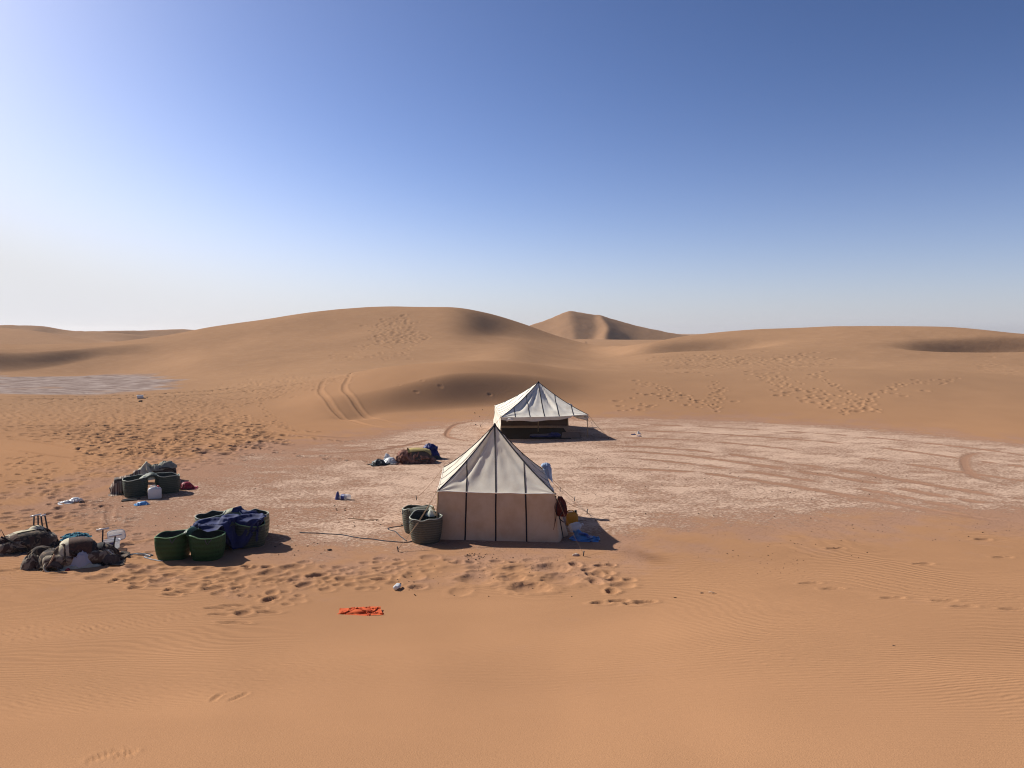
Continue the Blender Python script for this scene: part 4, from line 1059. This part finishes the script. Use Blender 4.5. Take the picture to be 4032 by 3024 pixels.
heap('top_flap', M_KHAKI, R, .10, .08, .34, .26, .24, 31, .35, 3.0, .2, z0=.46)
heap('side_pocket', M_KHAKI, R, -.26, -.06, .24, .20, .20, 33, .35, 3.0, .2, z0=.42)
mesh_obj('strap', *tube(spline([(-.35, -.14, .40), (-.1, -.22, .50), (.2, -.2, .46), (.38, -.12, .3)], 6), .020, 6), M_BLACKCL, R)
mesh_obj('strap', *tube(spline([(-.40, -.06, .30), (-.45, -.20, .36), (-.2, -.26, .30), (.05, -.2, .34)], 6), .018, 6), M_BLACKCL, R)
def jerrycan(R, mat, cap, w=.34, d=.22, h=.38, sub='cap'):
    V, F = [], []
    prof = [(0, .90), (.03, 1.0), (.5, 1.0), (.78, 1.0), (.90, .86), (1.0, .45)]; na = 28
    for (z, k) in prof:
        for a in range(na):
            t = 2*math.pi*a/na; c, s = math.cos(t), math.sin(t); e = .38
            V.append((math.copysign(abs(c)**e, c) * w/2 * k, math.copysign(abs(s)**e, s) * d/2 * min(1, k + .05), z * h))
    F = grid_faces(len(prof), na, wrap=True) + [tuple(range(na))[::-1], tuple((len(prof)-1)*na + k for k in range(na))]
    mesh_obj('can_body', V, F, mat, R)
    mesh_obj('handle', *tube(spline([(-.11, 0, h*.93), (-.10, 0, h*1.10), (.02, 0, h*1.12), (.04, 0, h*.97)], 5), .016, 7), mat, R)
    V, F = lathe([(.034, h*.95), (.034, h*1.10), (.026, h*1.12)], 12); mesh_obj('cap', [v + Vector((.10, 0, 0)) for v in V], F, cap, R)
R = place('jerrycan', 610, 1961, 'cloudy white water can with a red cap before the dark green pannier', 'water can')
jerrycan(R, M_WHITEPL, M_REDCAP, .40, .26, .36)
R = place('carton', 697, 1922, 'small pinkish carton at the end of the dark green pannier', 'carton')
mesh_obj('carton_body', *box(0, .1, .15, .26, .22, .30, .01), M_PINK, R, smooth=False); mesh_obj('carton_flap', *xform(box(0, 0, 0, .26, .10, .008), Matrix.Translation((0, -.04, .305)) @ Matrix.Rotation(-.5, 4, 'X')), M_PINK, R, smooth=False)
R = place('red_bag', 740, 1926, 'crimson plastic bag on the pale ground beside the pinkish carton', 'bag')
cloth('bag_skin', M_RED, R, .78, .62, .02, .12, -.2, domes((-.05, .12, .20, .17, .22, 2.0)), 32, 105, (.70, .72), 41, .16)
R = place('folded_mat', 512, 1972, 'two black folded foam strips on the ground by the sky blue bag', 'mat')
slab('strip', M_BLACKCL, R, [(-.26, -.05), (.20, -.02), (.22, .08), (-.24, .05)], .0, .045, .004); slab('strip', M_BLACKCL, R, [(-.20, .11), (.30, .13), (.30, .20), (-.22, .18)], .0, .05, .004)
R = place('blue_bag', 558, 1988, 'small sky blue plastic bag on the ground before the white water can', 'bag')
cloth('bag_skin', M_BAGB, R, .60, .44, 0, .05, .15, domes((.02, .06, .14, .09, .08, 2.0)), 34, 110, (.62, .60), 47, .14)
R = place('white_bag', 280, 1981, 'crumpled white plastic bag alone on the sand at the edge of the clay', 'bag')
cloth('bag_skin', M_WHITEPL, R, .86, .52, .0, .08, .10, domes((.12, .09, .16, .10, .14, 2.0), (-.10, .06, .14, .07, .06, 2.0)), 34, 105, (.66, .62), 51, .16)

# ---------------------------------------------------------------- heap in the middle
R = place('tarpaulin', 1492, 1833, 'bunched black tarpaulin at the low end of the rug heap', 'tarpaulin')
cloth('sheet', M_TARP, R, 1.15, .95, 0, .2, .3, domes((0, .2, .26, .20, .20, 2.0)), 37, 105, (.60, .58), 57, .30)
R = place('silver_sheet', 1538, 1828, 'crumpled silvery plastic sheet between black tarpaulin and rust red rug', 'plastic sheet')
cloth('sheet', M_SILVER, R, 1.05, 1.0, 0, .22, -.3, domes((0, .2, .22, .20, .24, 2.0), (-.14, .50, .16, .12, .36, 2.0)), 37, 105, (.60, .66), 59, .30)
R = place('rug', 1630, 1826, 'rust red rug bundled in a long heap under the mustard mat', 'rug')
cloth('rug_bundle', M_RUG, R, 2.5, 1.7, .02, .40, .05, domes((.10, .44, .66, .36, .46, 3.0), (-.40, .36, .28, .24, .52, 2.0)), 50, 105, (.66, .66), 63, .42)
cloth('rug_corner', M_RUG, R, 1.0, .8, -.42, .26, .5, domes((-.40, .30, .28, .22, .50, 2.0), (.10, .44, .66, .36, .46, 3.0)), 36, 100, (.6, .6), 64, .30)
RUG = domes((.10, .44, .66, .36, .46, 3.0), (-.40, .36, .28, .24, .52, 2.0))
R = place('dark_blanket', 1629, 1826, 'dark brown blanket folded over the right half of the rust red rug', 'blanket')
cloth('blanket_sheet', M_BROWNPACK, R, 1.1, 1.2, .36, .36, .2, lambda x, y: RUG(x, y) + .06, 40, 100, (.72, .70), 168, .26)
R = place('folded_mat', 1631, 1826, 'mustard yellow quilted mat lying on top of the rust red rug', 'mat')
cloth('mat_sheet', M_MUSTARD, R, 1.05, .78, .22, .52, .08, lambda x, y: RUG(x, y) + .11, 36, 100, (.92, .86), 169, .08)
R = place('blue_duffel', 1698, 1806, 'deep blue nylon duffel slumped at the end of the rug heap', 'bag')
V, F = box(0, .22, .27, .60, .46, .50, .16); V = [Vector((v.x + .10 * sn(v.y*4, v.z*4, 3) - .10 * v.z, v.y + .08 * sn(v.x*5, v.z*5, 4), v.z + .05 * sn(v.x*5, v.y*5, 5))) for v in V]
mesh_obj('duffel_body', V, F, M_BLUE, R); heap('duffel_top', M_BLUE, R, -.06, .22, .30, .26, .20, 67, .55, 3.8, .2, z0=.42); heap('duffel_side', M_BLUE, R, .14, .02, .22, .20, .44, 167, .5, 4, .2); heap('duffel_foot', M_TARP, R, .20, -.06, .26, .22, .16, 68, .4, 3.5, .25)

# ---------------------------------------------------------------- camel saddles
def t_handle(R, x, y, z, h, w, lean=(0, 0), legs=2, mat=None):
    top = Vector((x + lean[0], y + lean[1], z + h)); P = []
    mesh_obj('grip', *tube([top + Vector((-w/2, 0, .0)), top + Vector((w/2, .02, .015))], .020, 8), M_STEEL, R)
    for k in range(legs):
        f = (k - (legs - 1) / 2) * .085
        mesh_obj('upright', *tube([Vector((x + f * 1.25, y, z - .12)), top + Vector((f, 0, -.01))], .019, 6), M_IRON, R)
def shell_panel(name, mat, R, x0, x1, prof, seed=0, wr=.012):
    """cloth hanging over a rounded edge: prof is a list of (y, z) from top to hem"""
    c = spline([(0, y, z) for (y, z) in prof], 6); nu = 18; V = []
    for i in range(nu):
        u = i / (nu - 1)
        for j, p in enumerate(c):
            v = j / (len(c) - 1); V.append((x0 + (x1 - x0) * u + .01 * sn(v * 6, u, seed + 2), p.y + wr * sn(u * 7, v * 4, seed), p.z + wr * sn(u * 6 + 9, v * 5, seed + 1)))
    return mesh_obj(name, V, grid_faces(nu, len(c)), mat, R)
def saddle(R, seed, L=1.1, Wd=.62, H=.50):
    """padded saddle: a U-shaped bolster under blankets"""
    pts = [(-L/2, -Wd*.36, H*.28), (-.1, -Wd*.42, H*.32), (L/2*.8, -Wd*.34, H*.30), (L/2, 0, H*.30), (L/2*.8, Wd*.34, H*.30), (-.1, Wd*.42, H*.32), (-L/2, Wd*.36, H*.28)]
    c = spline(pts, 6); n = len(c)
    V, F = tube(c, [H*.30 * (1 + .14 * sn(i * .5, seed, 3)) * (.75 if i in (0, n-1) else 1) for i in range(n)], 14); V = [Vector((v.x, v.y, max(v.z, .0))) for v in V]
    mesh_obj('bolster', V, F, M_SADDLEP, R)
R = place('camel_saddle', 95, 2160, 'cream and brown padded camel saddle farther back at the edge of the picture', 'saddle', 'camel saddles laid on the sand', turn=math.radians(14))
saddle(R, 3, 1.15, .62, .46)
HS = domes((.08, .0, .56, .40, .40, 3.0), (-.46, -.06, .22, .24, .34, 2.0), (.30, .10, .24, .20, .46, 2.0))
cloth('blanket', M_SADDLEC, R, 1.75, 1.45, .12, .0, .1, HS, 45, 105, (.70, .70), 71, .26); cloth('blanket', M_CREAM, R, 1.0, .50, .0, .16, .05, lambda x, y: HS(x, y) + .02, 36, 105, (.86, .8), 72, .08)
cloth('horn_cover', M_SADDLER, R, .66, .70, -.46, -.08, .1, lambda x, y: HS(x, y) + .02, 28, 105, (.85, .85), 73, .06); heap('pad_end', M_SADDLEP, R, -.50, -.22, .22, .14, .18, 172, .3, 3, .15)
t_handle(R, .30, .14, .42, .30, .24, (.02, .02), 2); t_handle(R, .50, .10, .40, .30, .13, (-.04, .02), 2)
mesh_obj('horn_frame', *tube([(-.56, -.1, .36), (-.48, -.1, .58), (-.40, -.1, .36)], .012, 5), M_IRON, R)
mesh_obj('strap', *tube(spline([(-.50, -.18, .42), (-.30, -.32, .26), (-.10, -.36, .10)], 6), .022, 6), M_BLACKCL, R)
mesh_obj('strap', *tube(spline([(.10, -.36, .03), (-.25, -.62, .02), (.3, -.66, .02), (.55, -.46, .02)], 6), .014, 6), M_ROPE_D, R)
R = place('camel_saddle', 305, 2218, 'red brown camel saddle heaped with blankets beside the clear plastic tubs', 'saddle', 'camel saddles laid on the sand', turn=math.radians(-4))
saddle(R, 5, 1.25, .66, .50)
HS = domes((.0, .0, .46, .40, .54, 3.0), (-.50, .0, .28, .34, .34, 2.0), (.52, .0, .28, .32, .36, 2.0), (-.72, .28, .24, .18, .40, 2.0))
cloth('blanket', M_SADDLEC, R, 1.30, 1.50, -.46, .04, .1, HS, 41, 105, (.68, .72), 76, .28); cloth('blanket', M_SADDLEC, R, 1.20, 1.45, .56, .0, -.1, HS, 39, 105, (.66, .70), 78, .28)
cloth('felt_panel', M_SADDLER, R, .52, 1.30, .07, -.04, .0, lambda x, y: HS(x, y) + .03, 27, 105, (.95, .92), 75, .04); cloth('felt_border', M_CREAM, R, .22, 1.42, -.24, -.06, .03, lambda x, y: HS(x, y) + .035, 16, 105, (.95, .92), 79, .03)
cloth('dark_cover', M_BLACKCL, R, .26, 1.2, .42, -.02, -.04, lambda x, y: HS(x, y) + .035, 16, 105, (.95, .92), 82, .04); heap('cushion', M_SADDLEP, R, -.86, .0, .24, .20, .32, 84, .3, 3.0, .15); heap('felt_edge', M_CREAM, R, .06, -.46, .40, .09, .10, 80, .4, 4, .2)
cloth('dark_bundle', M_BROWNPACK, R, .60, .5, .66, -.30, .3, domes((.66, -.30, .18, .14, .20, 2.0)), 30, 110, (.66, .66), 173, .16); cloth('dark_bundle', M_BROWNPACK, R, .55, .45, -.40, -.38, -.3, domes((-.40, -.38, .16, .12, .20, 2.0)), 30, 110, (.66, .66), 174, .16)
t_handle(R, .50, .12, .48, .20, .26, (.02, 0), 1); t_handle(R, .72, -.02, .38, .16, .27, (.05, -.02), 1)
mesh_obj('girth_rope', *tube(spline([(-.46, -.30, .30), (-.60, -.44, .12), (-.50, -.56, .02), (-.20, -.58, .02)], 7), .020, 6), M_CREAM, R); heap('tassel', M_RED, R, -.14, -.58, .06, .05, .07, 85, .4, 3, .2)
mesh_obj('girth_rope', *tube(spline([(-.40, -.36, .36), (-.48, -.42, .20), (-.62, -.46, .03)], 6), .018, 6), M_ROPE, R); mesh_obj('girth_rope', *tube(spline([(.62, -.30, .30), (.78, -.36, .12), (.72, -.44, .02), (.86, -.36, .02)], 6), .012, 6), M_ROPE_G, R)
R = place('teal_cloth', 300, 2205, 'teal cloth bunched on top of the red brown camel saddle', 'cloth', dz=.50)
cloth('cloth_fold', M_TEAL, R, .9, .75, 0, .08, .2, domes((0, .08, .22, .18, .06, 2.0)), 36, 105, (.52, .52), 87, .22)
R = place('plastic_bag', 318, 2232, 'limp translucent white plastic bag leaning on the red brown camel saddle', 'bag')
heap('bag_skin', M_BAGW, R, 0, .0, .24, .17, .36, 89, .35, 3.2, .14, pw=2.0)
def tub_box(R, w, d, h, tilt=0.0, label=False, lid=False):
    M = Matrix.Rotation(tilt, 4, 'X')
    V, F = [], []; na = 28
    for (z, k) in ((0, .86), (.0, .90), (h*.5, .95), (h, 1.0), (h, .95), (h*.5, .90), (.015, .85)):
        for a in range(na):
            t = 2*math.pi*a/na; c, s = math.cos(t), math.sin(t); e = .5
            V.append(M @ Vector((math.copysign(abs(c)**e, c) * w/2 * k, math.copysign(abs(s)**e, s) * d/2 * k, z)))
    F = grid_faces(7, na, wrap=True) + [tuple(range(na))[::-1], tuple(6*na + k for k in range(na))]
    b = mesh_obj('tub_wall', V, F, M_CLEAR, R)
    mesh_obj('tub_rim', *tube([M @ Vector((math.copysign(abs(math.cos(2*math.pi*a/na))**.5, math.cos(2*math.pi*a/na)) * w/2, math.copysign(abs(math.sin(2*math.pi*a/na))**.5, math.sin(2*math.pi*a/na)) * d/2, h)) for a in range(na)], .010, 5, closed=True), M_WHITEPL, R)
    if label:
        V = []
        for i in range(9):
            x = (i/8 - .5) * w * .34
            for z in (h*.08, h*.92): V.append(M @ Vector((x, -d/2 * (.94 + .04 * z / h) - .006, z)))
        mesh_obj('label', V, grid_faces(9, 2), M_BLABEL, R)
R = place('plastic_tub', 440, 2160, 'clear plastic tub with a blue label, upright beside the camel saddle', 'tub'); tub_box(R, .38, .26, .20, 0, True)
R = place('plastic_tub', 455, 2138, 'white plastic tub tipped on its side behind the blue labelled tub', 'tub', turn=.25, dz=.16); tub_box(R, .40, .26, .12, 1.05)

# ---------------------------------------------------------------- beside the nearer tent
R = root('red_sack', NT_B + NT_C[1] + Vector((.07, -.02, -.06)), 0, 'dark red sack hanging from the corner of the nearer tent above the yellow can', 'sack')
V = []; nu, nv = 14, 18
for i in range(nu):
    z = -.50 * i / (nu - 1); k = .03 + .115 * math.sin(math.pi * min(1, (i / (nu - 1)) * .72 + .06))**1.2
    for j in range(nv):
        t = 2*math.pi*j/nv; q = k * (1 + .22 * sn(math.cos(t) * 2 + 5, math.sin(t) * 2 + i * .4, 3)); V.append((math.cos(t) * q + .05 + .04 * i / nu, math.sin(t) * q * .7, z))
mesh_obj('sack_body', [(x, y * .8, z) for (x, y, z) in V], grid_faces(nu, nv, wrap=True) + [tuple((nu-1)*nv + k for k in range(nv))], M_DKRED, R)
for k in range(2): mesh_obj('strap', *tube(spline([(.0, -.04, .02), (-.05 - .03*k, -.09, -.25), (-.06 - .03*k, -.10, -.50 - .12*k), (-.09 - .03*k, -.10, -.66 - .16*k)], 6), .010, 5), (M_BLACKCL, M_ROPE_S)[k], R)
mesh_obj('hanging_net', *tube(spline([(.05, -.14, -.1), (.12, -.16, -.3), (.02, -.16, -.5), (.14, -.14, -.62)], 6), .012, 5), M_BLACKCL, R)
R = place('jerrycan', 2252, 2066, 'yellow plastic can standing in the shade of the nearer tent', 'can', turn=.15); jerrycan(R, M_YELLOW, M_BLACKPL, .33, .24, .36)
R = place('plastic_jug', 2244, 2100, 'clear plastic jug lying between the yellow can and the tent flap', 'jug', turn=.5)
V, F = lathe([(.02, 0), (.10, .01), (.12, .05), (.12, .24), (.09, .30), (.03, .34), (.03, .38)], 18); MJ = Matrix.Translation((0, 0, .12)) @ Matrix.Rotation(math.radians(78), 4, 'Y'); mesh_obj('jug_body', [MJ @ v for v in V], F, M_CLEAR, R)
V, F = lathe([(.036, .36), (.036, .40)], 12); mesh_obj('cap', [MJ @ v for v in V], F, M_WHITEPL, R)
R = place('blue_bag', 2298, 2125, 'blue plastic bag spread in the shadow of the nearer tent', 'bag')
HB = domes((-.02, .06, .16, .12, .10, 2.0), (-.14, .20, .08, .06, .20, 2.0)); cloth('bag_skin', M_BAGB2, R, .92, .66, .02, .06, -.15, HB, 36, 105, (.70, .66), 91, .16); cloth('printed_panel', M_BAGN, R, .36, .26, .06, .08, -.15, lambda x, y: HB(x, y) + .05, 22, 110, (.8, .8), 92, .05)
# cloths over the far corner of the nearer tent
c = NT_B + NT_C[2]
R = root('light_blue_cloth', c + Vector((.02, -.05, .08)), 0, 'light blue cloth hung over the back corner post of the nearer tent', 'cloth')
V = []; nu, nv = 20, 18
for i in range(nu):
    u = i / (nu - 1)
    for j in range(nv):
        v = j / (nv - 1); a = (u - .5) * 2.6
        V.append((.05 + .15 * math.sin(a) * (1 - .2 * v) + .03 * sn(u * 6, v * 3, 4) + .05 * v, -.17 * math.cos(a) * (.35 + .65 * min(1, v * 2.2)) + .02 * sn(u*8, v*3, 5), .10 - .05 * abs(a) - .42 * v**1.5 * (.75 + .4 * u)))
mesh_obj('cloth_sheet', V, grid_faces(nu, nv), M_LTBLUE, R); heap('cloth_top', M_LTBLUE, R, .04, -.03, .15, .14, .09, 95, .3, 3, .15, z0=.06)
c2 = FT_B + FT_C[2]
R = root('white_cloth', c2, 0, 'small white cloth tucked over the back right corner of the farther tent', 'cloth')
heap('cloth_fold', M_WHITECL, R, 0, -.02, .26, .16, .16, 97, .45, 3.5, .2, z0=-.03); heap('cloth_end', M_WHITECL, R, .20, -.10, .13, .10, .12, 98, .45, 3.5, .25, z0=-.14)

# ---------------------------------------------------------------- inside the farther tent
R = place('rug', 2020, 1728, 'maroon rug on the ground inside the farther tent, darkened to stand for floor shade', 'rug'); slab('rug_pile', M_DARKRUG, R, [(-.75, -.1), (2.9, -.05), (2.8, 4.2), (-.80, 4.2)], .0, .03, .006, 10, 3)  # real rug, widened so its dark colour covers the shaded floor
R = place('woven_mat', 2262, 1727, 'brown woven mat under the open side of the farther tent', 'mat'); slab('mat_weave', M_MAT, R, [(-.65, -.05), (.36, .0), (.26, 2.2), (-.65, 2.2)], .032, .02, .004, 10, 5)
R = place('mattress', 2150, 1727, 'dark blue mattress on the shaded floor of the farther tent', 'mattress'); slab('mattress_pad', M_BLUE, R, [(-.82, .0), (.70, .02), (.72, .85), (-.80, .85)], .030, .13, .03, 12, 7)
heap('folded_blanket', M_BLUE, R, .40, .40, .34, .26, .16, 99, .4, 3, .2, z0=.12)

# ---------------------------------------------------------------- ropes and small things
rope('dark_rope', [(1180,2098),(1250,2101),(1330,2105),(1400,2117),(1460,2124),(1520,2131),(1590,2136),(1625,2131),(1642,2112)], .013, M_ROPE_D, 'long dark rope stretched over the ground from the tent side pannier', 'rope')
rope('dark_rope', [(1596,2062),(1586,2070),(1550,2076),(1526,2083),(1555,2094),(1576,2112),(1600,2130)], .012, M_ROPE_D, 'short looped dark rope end beside the grey green pannier', 'rope')
rope('grey_rope', [(488,2192),(530,2184),(566,2184),(590,2192),(566,2196),(600,2204),(632,2210),(650,2204),(648,2190)], .014, M_ROPE_G, 'pale grey rope lying in coils before the bright green pannier', 'rope')
rope('black_strap', [(496,2186),(540,2180),(580,2181),(600,2188),(560,2190)], .012, M_ROPE_D, 'black strap end lying among the pale grey rope coils', 'strap')
R = place('orange_cloth', 1415, 2418, 'crumpled bright orange cloth alone on the rippled sand', 'cloth')
cloth('cloth_heap', M_ORANGE, R, .95, .62, .02, .07, .06, domes((.03, .07, .20, .10, .05, 2.0), (-.16, .04, .10, .06, .03, 2.0)), 52, 160, (.72, .62), 103, .15, ff=3.4)
def bottle(R, L, r, body, capm, band=None, tilt=0.0, dent=.25, yaw=0.0):
    V, F = lathe([(.01, 0), (r*.85, .004), (r, .03), (r, L*.30), (r*.94, L*.33), (r, L*.36), (r, L*.66), (r*.72, L*.80), (r*.30, L*.90), (r*.28, L)], 16)
    M = Matrix.Rotation(yaw, 4, 'Z') @ Matrix.Translation((-L/2, 0, r*.92)) @ Matrix.Rotation(math.pi/2 - tilt, 4, 'Y')
    f = lambda v: M @ Vector((v.x * (1 - dent * (.5 + .5 * sn(v.z * 22, v.y * 20, 3))), v.y * (1 + dent * .3 * sn(v.z * 18, v.x * 20, 4)), v.z))
    mesh_obj('bottle_body', [f(v) for v in V], F, body, R)
    V2, F2 = lathe([(r*.36, L*.98), (r*.36, L*1.05)], 10); mesh_obj('cap', [M @ v for v in V2], F2, capm, R)
    if band: V3, F3 = lathe([(r*1.03, L*.36), (r*1.03, L*.62)], 16, caps=False); mesh_obj('label', [f(v) for v in V3], F3, band, R)
R = place('plastic_bottle', 1352, 1966, 'crushed clear plastic bottle with navy blue label lying alone on the pale clay', 'bottle'); bottle(R, .46, .10, M_CLEAR, M_BLABEL, M_BLABEL, -.10, .35, 2.75)
heap('torn_wrap', M_BLABEL, R, -.18, .03, .08, .07, .25, 107, .4, 3, .25)
R = place('plastic_bottle', 1566, 2318, 'crumpled white plastic bottle lying on trampled sand before the nearer tent', 'bottle'); bottle(R, .25, .060, M_WHITEPL, M_BLACKPL, None, 0, .65, 1.15)
def sandal(R, x, y, rz):
    M = Matrix.Translation((x, y, 0)) @ Matrix.Rotation(rz, 4, 'Z'); V = []; n = 26
    for z in (0, .03):
        for k in range(n):
            t = 2*math.pi*k/n; w = .052 + .012 * math.cos(t); V.append(M @ Vector((math.cos(t) * .135, math.sin(t) * w * (1 - .18 * math.cos(2*t)), z)))
    F = [tuple(range(n))[::-1], tuple(n + k for k in range(n))] + [(k, (k+1) % n, n + (k+1) % n, n + k) for k in range(n)]
    mesh_obj('sole', V, F, M_BLUE, R, smooth=False)
    mesh_obj('strap', *tube([M @ Vector(p) for p in spline([(.03, -.055, .02), (.04, -.035, .06), (.05, 0, .075), (.04, .035, .06), (.03, .055, .02)], 4)], .013, 6), M_BLABEL, R)
R = place('sandal', 2494, 1712, 'dark blue sandal lying nearer the farther tent', 'sandal', 'sandals on the pale clay'); sandal(R, 0, 0, .1)
R = place('sandal', 2517, 1718, 'dark blue sandal with a scrap of white plastic against it', 'sandal', 'sandals on the pale clay'); sandal(R, 0, 0, -.25)
R = place('white_scrap', 2514, 1708, 'scrap of white plastic standing behind the dark blue sandals', 'scrap'); heap('scrap_sheet', M_WHITEPL, R, 0, 0, .06, .05, .16, 109, .4, 3, .25); heap('scrap_fold', M_WHITEPL, R, .06, -.03, .06, .04, .06, 110, .4, 3, .25)
R = place('white_box', 552, 1569, 'small white container standing far off on the trampled sand by the grey pan', 'container'); mesh_obj('container_body', *box(0, 0, .13, .46, .30, .22, .03), M_WHITEPL, R); mesh_obj('container_lid', *box(0, 0, .252, .49, .33, .03, .01), M_WHITEPL, R)
def rock(name, px, py, s, mat, label, seed):
    p, rz = spot(px, py); bm = bmesh.new(); bmesh.ops.create_icosphere(bm, subdivisions=3, radius=1)
    for v in bm.verts:
        k = 1 + .3 * sn(v.co.x * 2 + seed, v.co.y * 2 + v.co.z, seed); v.co = Vector((v.co.x * s[0] * k, v.co.y * s[1] * k, max(v.co.z, -.4) * s[2] * k))
    me = bpy.data.meshes.new(name); bm.to_mesh(me); bm.free(); me.materials.append(mat); me.polygons.foreach_set('use_smooth', [True] * len(me.polygons))
    o = bpy.data.objects.new(name, me); COL.objects.link(o); o.location = p + Vector((0, 0, s[2] * .3)); o.rotation_euler = (0, 0, rz + .2); return tag(o, label, 'stone')
rock('stone', 2268, 2188, (.075, .05, .045), M_STONE, 'pale rounded stone by a rope peg in front of the nearer tent', 3)
rock('stone', 554, 1582, (.16, .10, .10), M_DARKSTONE, 'dark stone on trampled sand below the small white container', 5)
rock('stone', 1298, 2167, (.055, .04, .025), M_DARKSTONE, 'small dark stone below the long dark rope', 7)
rock('stone', 2658, 2354, (.028, .012, .010), M_DARKSTONE, 'tiny dark flake on rippled sand right of the deep body print', 9)
rock('stone', 3519, 2543, (.018, .009, .007), M_DARKSTONE, 'tiny dark flake alone on smooth sand at lower right', 11)
rock('stone', 2764, 2336, (.035, .014, .012), M_DARKSTONE, 'dark flake beside pale twigs on the rippled sand', 13)
R = place('twig', 2800, 2336, 'pale broken twigs on the rippled sand beside a dark flake', 'twig')
mesh_obj('twig_piece', *tube([(-.05, .02, .01), (0, .0, .03), (.07, .01, .01)], .008, 5), M_STONE, R); mesh_obj('twig_piece', *tube([(.01, -.02, .008), (.06, -.01, .02), (.12, -.02, .006)], .007, 5), M_ROPE, R)
R = place('stick', 1380, 2047, 'thin bent stick lying on bare soil near the grey green pannier', 'stick'); L0 = Lg(R, 1370, 2043); L1 = Lg(R, 1489, 2047)
mesh_obj('stick_stem', *tube(spline([(L0.x, L0.y, .012), (L0.x + .15, L0.y - .03, .015), (L0.x * .4 + L1.x * .6, L1.y + .02, .012), (L1.x, L1.y, .012)], 6), .011, 5), M_ROPE, R)
# dry dung pellets, twig ends and grit scattered about: too many and too small to tell apart
def droppings():
    rnd = random.Random(11); V, F = [], []; tri = [(0,1,2),(0,2,3),(0,3,4),(0,4,1),(5,2,1),(5,3,2),(5,4,3),(5,1,4)]
    def put(p, s):
        o = len(V); a = rnd.uniform(0, 3.14); c, sn_ = math.cos(a), math.sin(a); l = s * rnd.uniform(1, 1.8)
        for (x, y, z) in ((0,0,1),(1,0,0),(0,1,0),(-1,0,0),(0,-1,0),(0,0,-1)):
            V.append((p.x + (x*l*c - y*s*sn_), p.y + (x*l*sn_ + y*s*c), p.z + s*.4 + z*s*.7))
        F.extend(tuple(i + o for i in t) for t in tri)
    for (x0, y0, x1, y1, n, s0, s1) in ((1840,2180,1960,2205,26,.010,.022),(1560,2270,1640,2325,14,.010,.02),(1320,2000,1680,2080,26,.010,.022),(2700,2080,3500,2200,36,.007,.017),(3300,2060,4032,2130,32,.007,.017),
        (2980,2170,3180,2260,40,.005,.011),(1080,2130,1320,2190,12,.012,.026),(1280,1990,1360,2015,8,.012,.025),(1590,2190,2260,2360,30,.008,.016),(2300,1800,3600,2050,60,.010,.025),(300,1850,1300,2150,50,.010,.02),(1840,1610,1900,1680,5,.03,.05)):
        for _ in range(n): put(ground_hit(rnd.uniform(x0, x1), rnd.uniform(y0, y1)), rnd.uniform(s0, s1))
    o = mesh_obj('dung_pellets', V, F, M_DUNG, None); o['kind'] = 'stuff'; o['label'] = 'dry camel dung pellets and grit strewn over the camp floor'; o['category'] = 'dung'
droppings()

# ---------------------------------------------------------------- thin dusty air over the sand sea
def haze():
    T = NT('dusty_air'); v = T.n('VolumePrincipled', Density=.0002, Anisotropy=.35)
    v.inputs['Color'].default_value = (.86, .84, .84, 1)
    T.t.links.new(v.outputs[0], T.out.inputs['Volume'])
    o = mesh_obj('haze', *box(0, 0, 14.0, 8700, 8700, 40.0), T.m, smooth=False); o['kind'] = 'stuff'
haze()
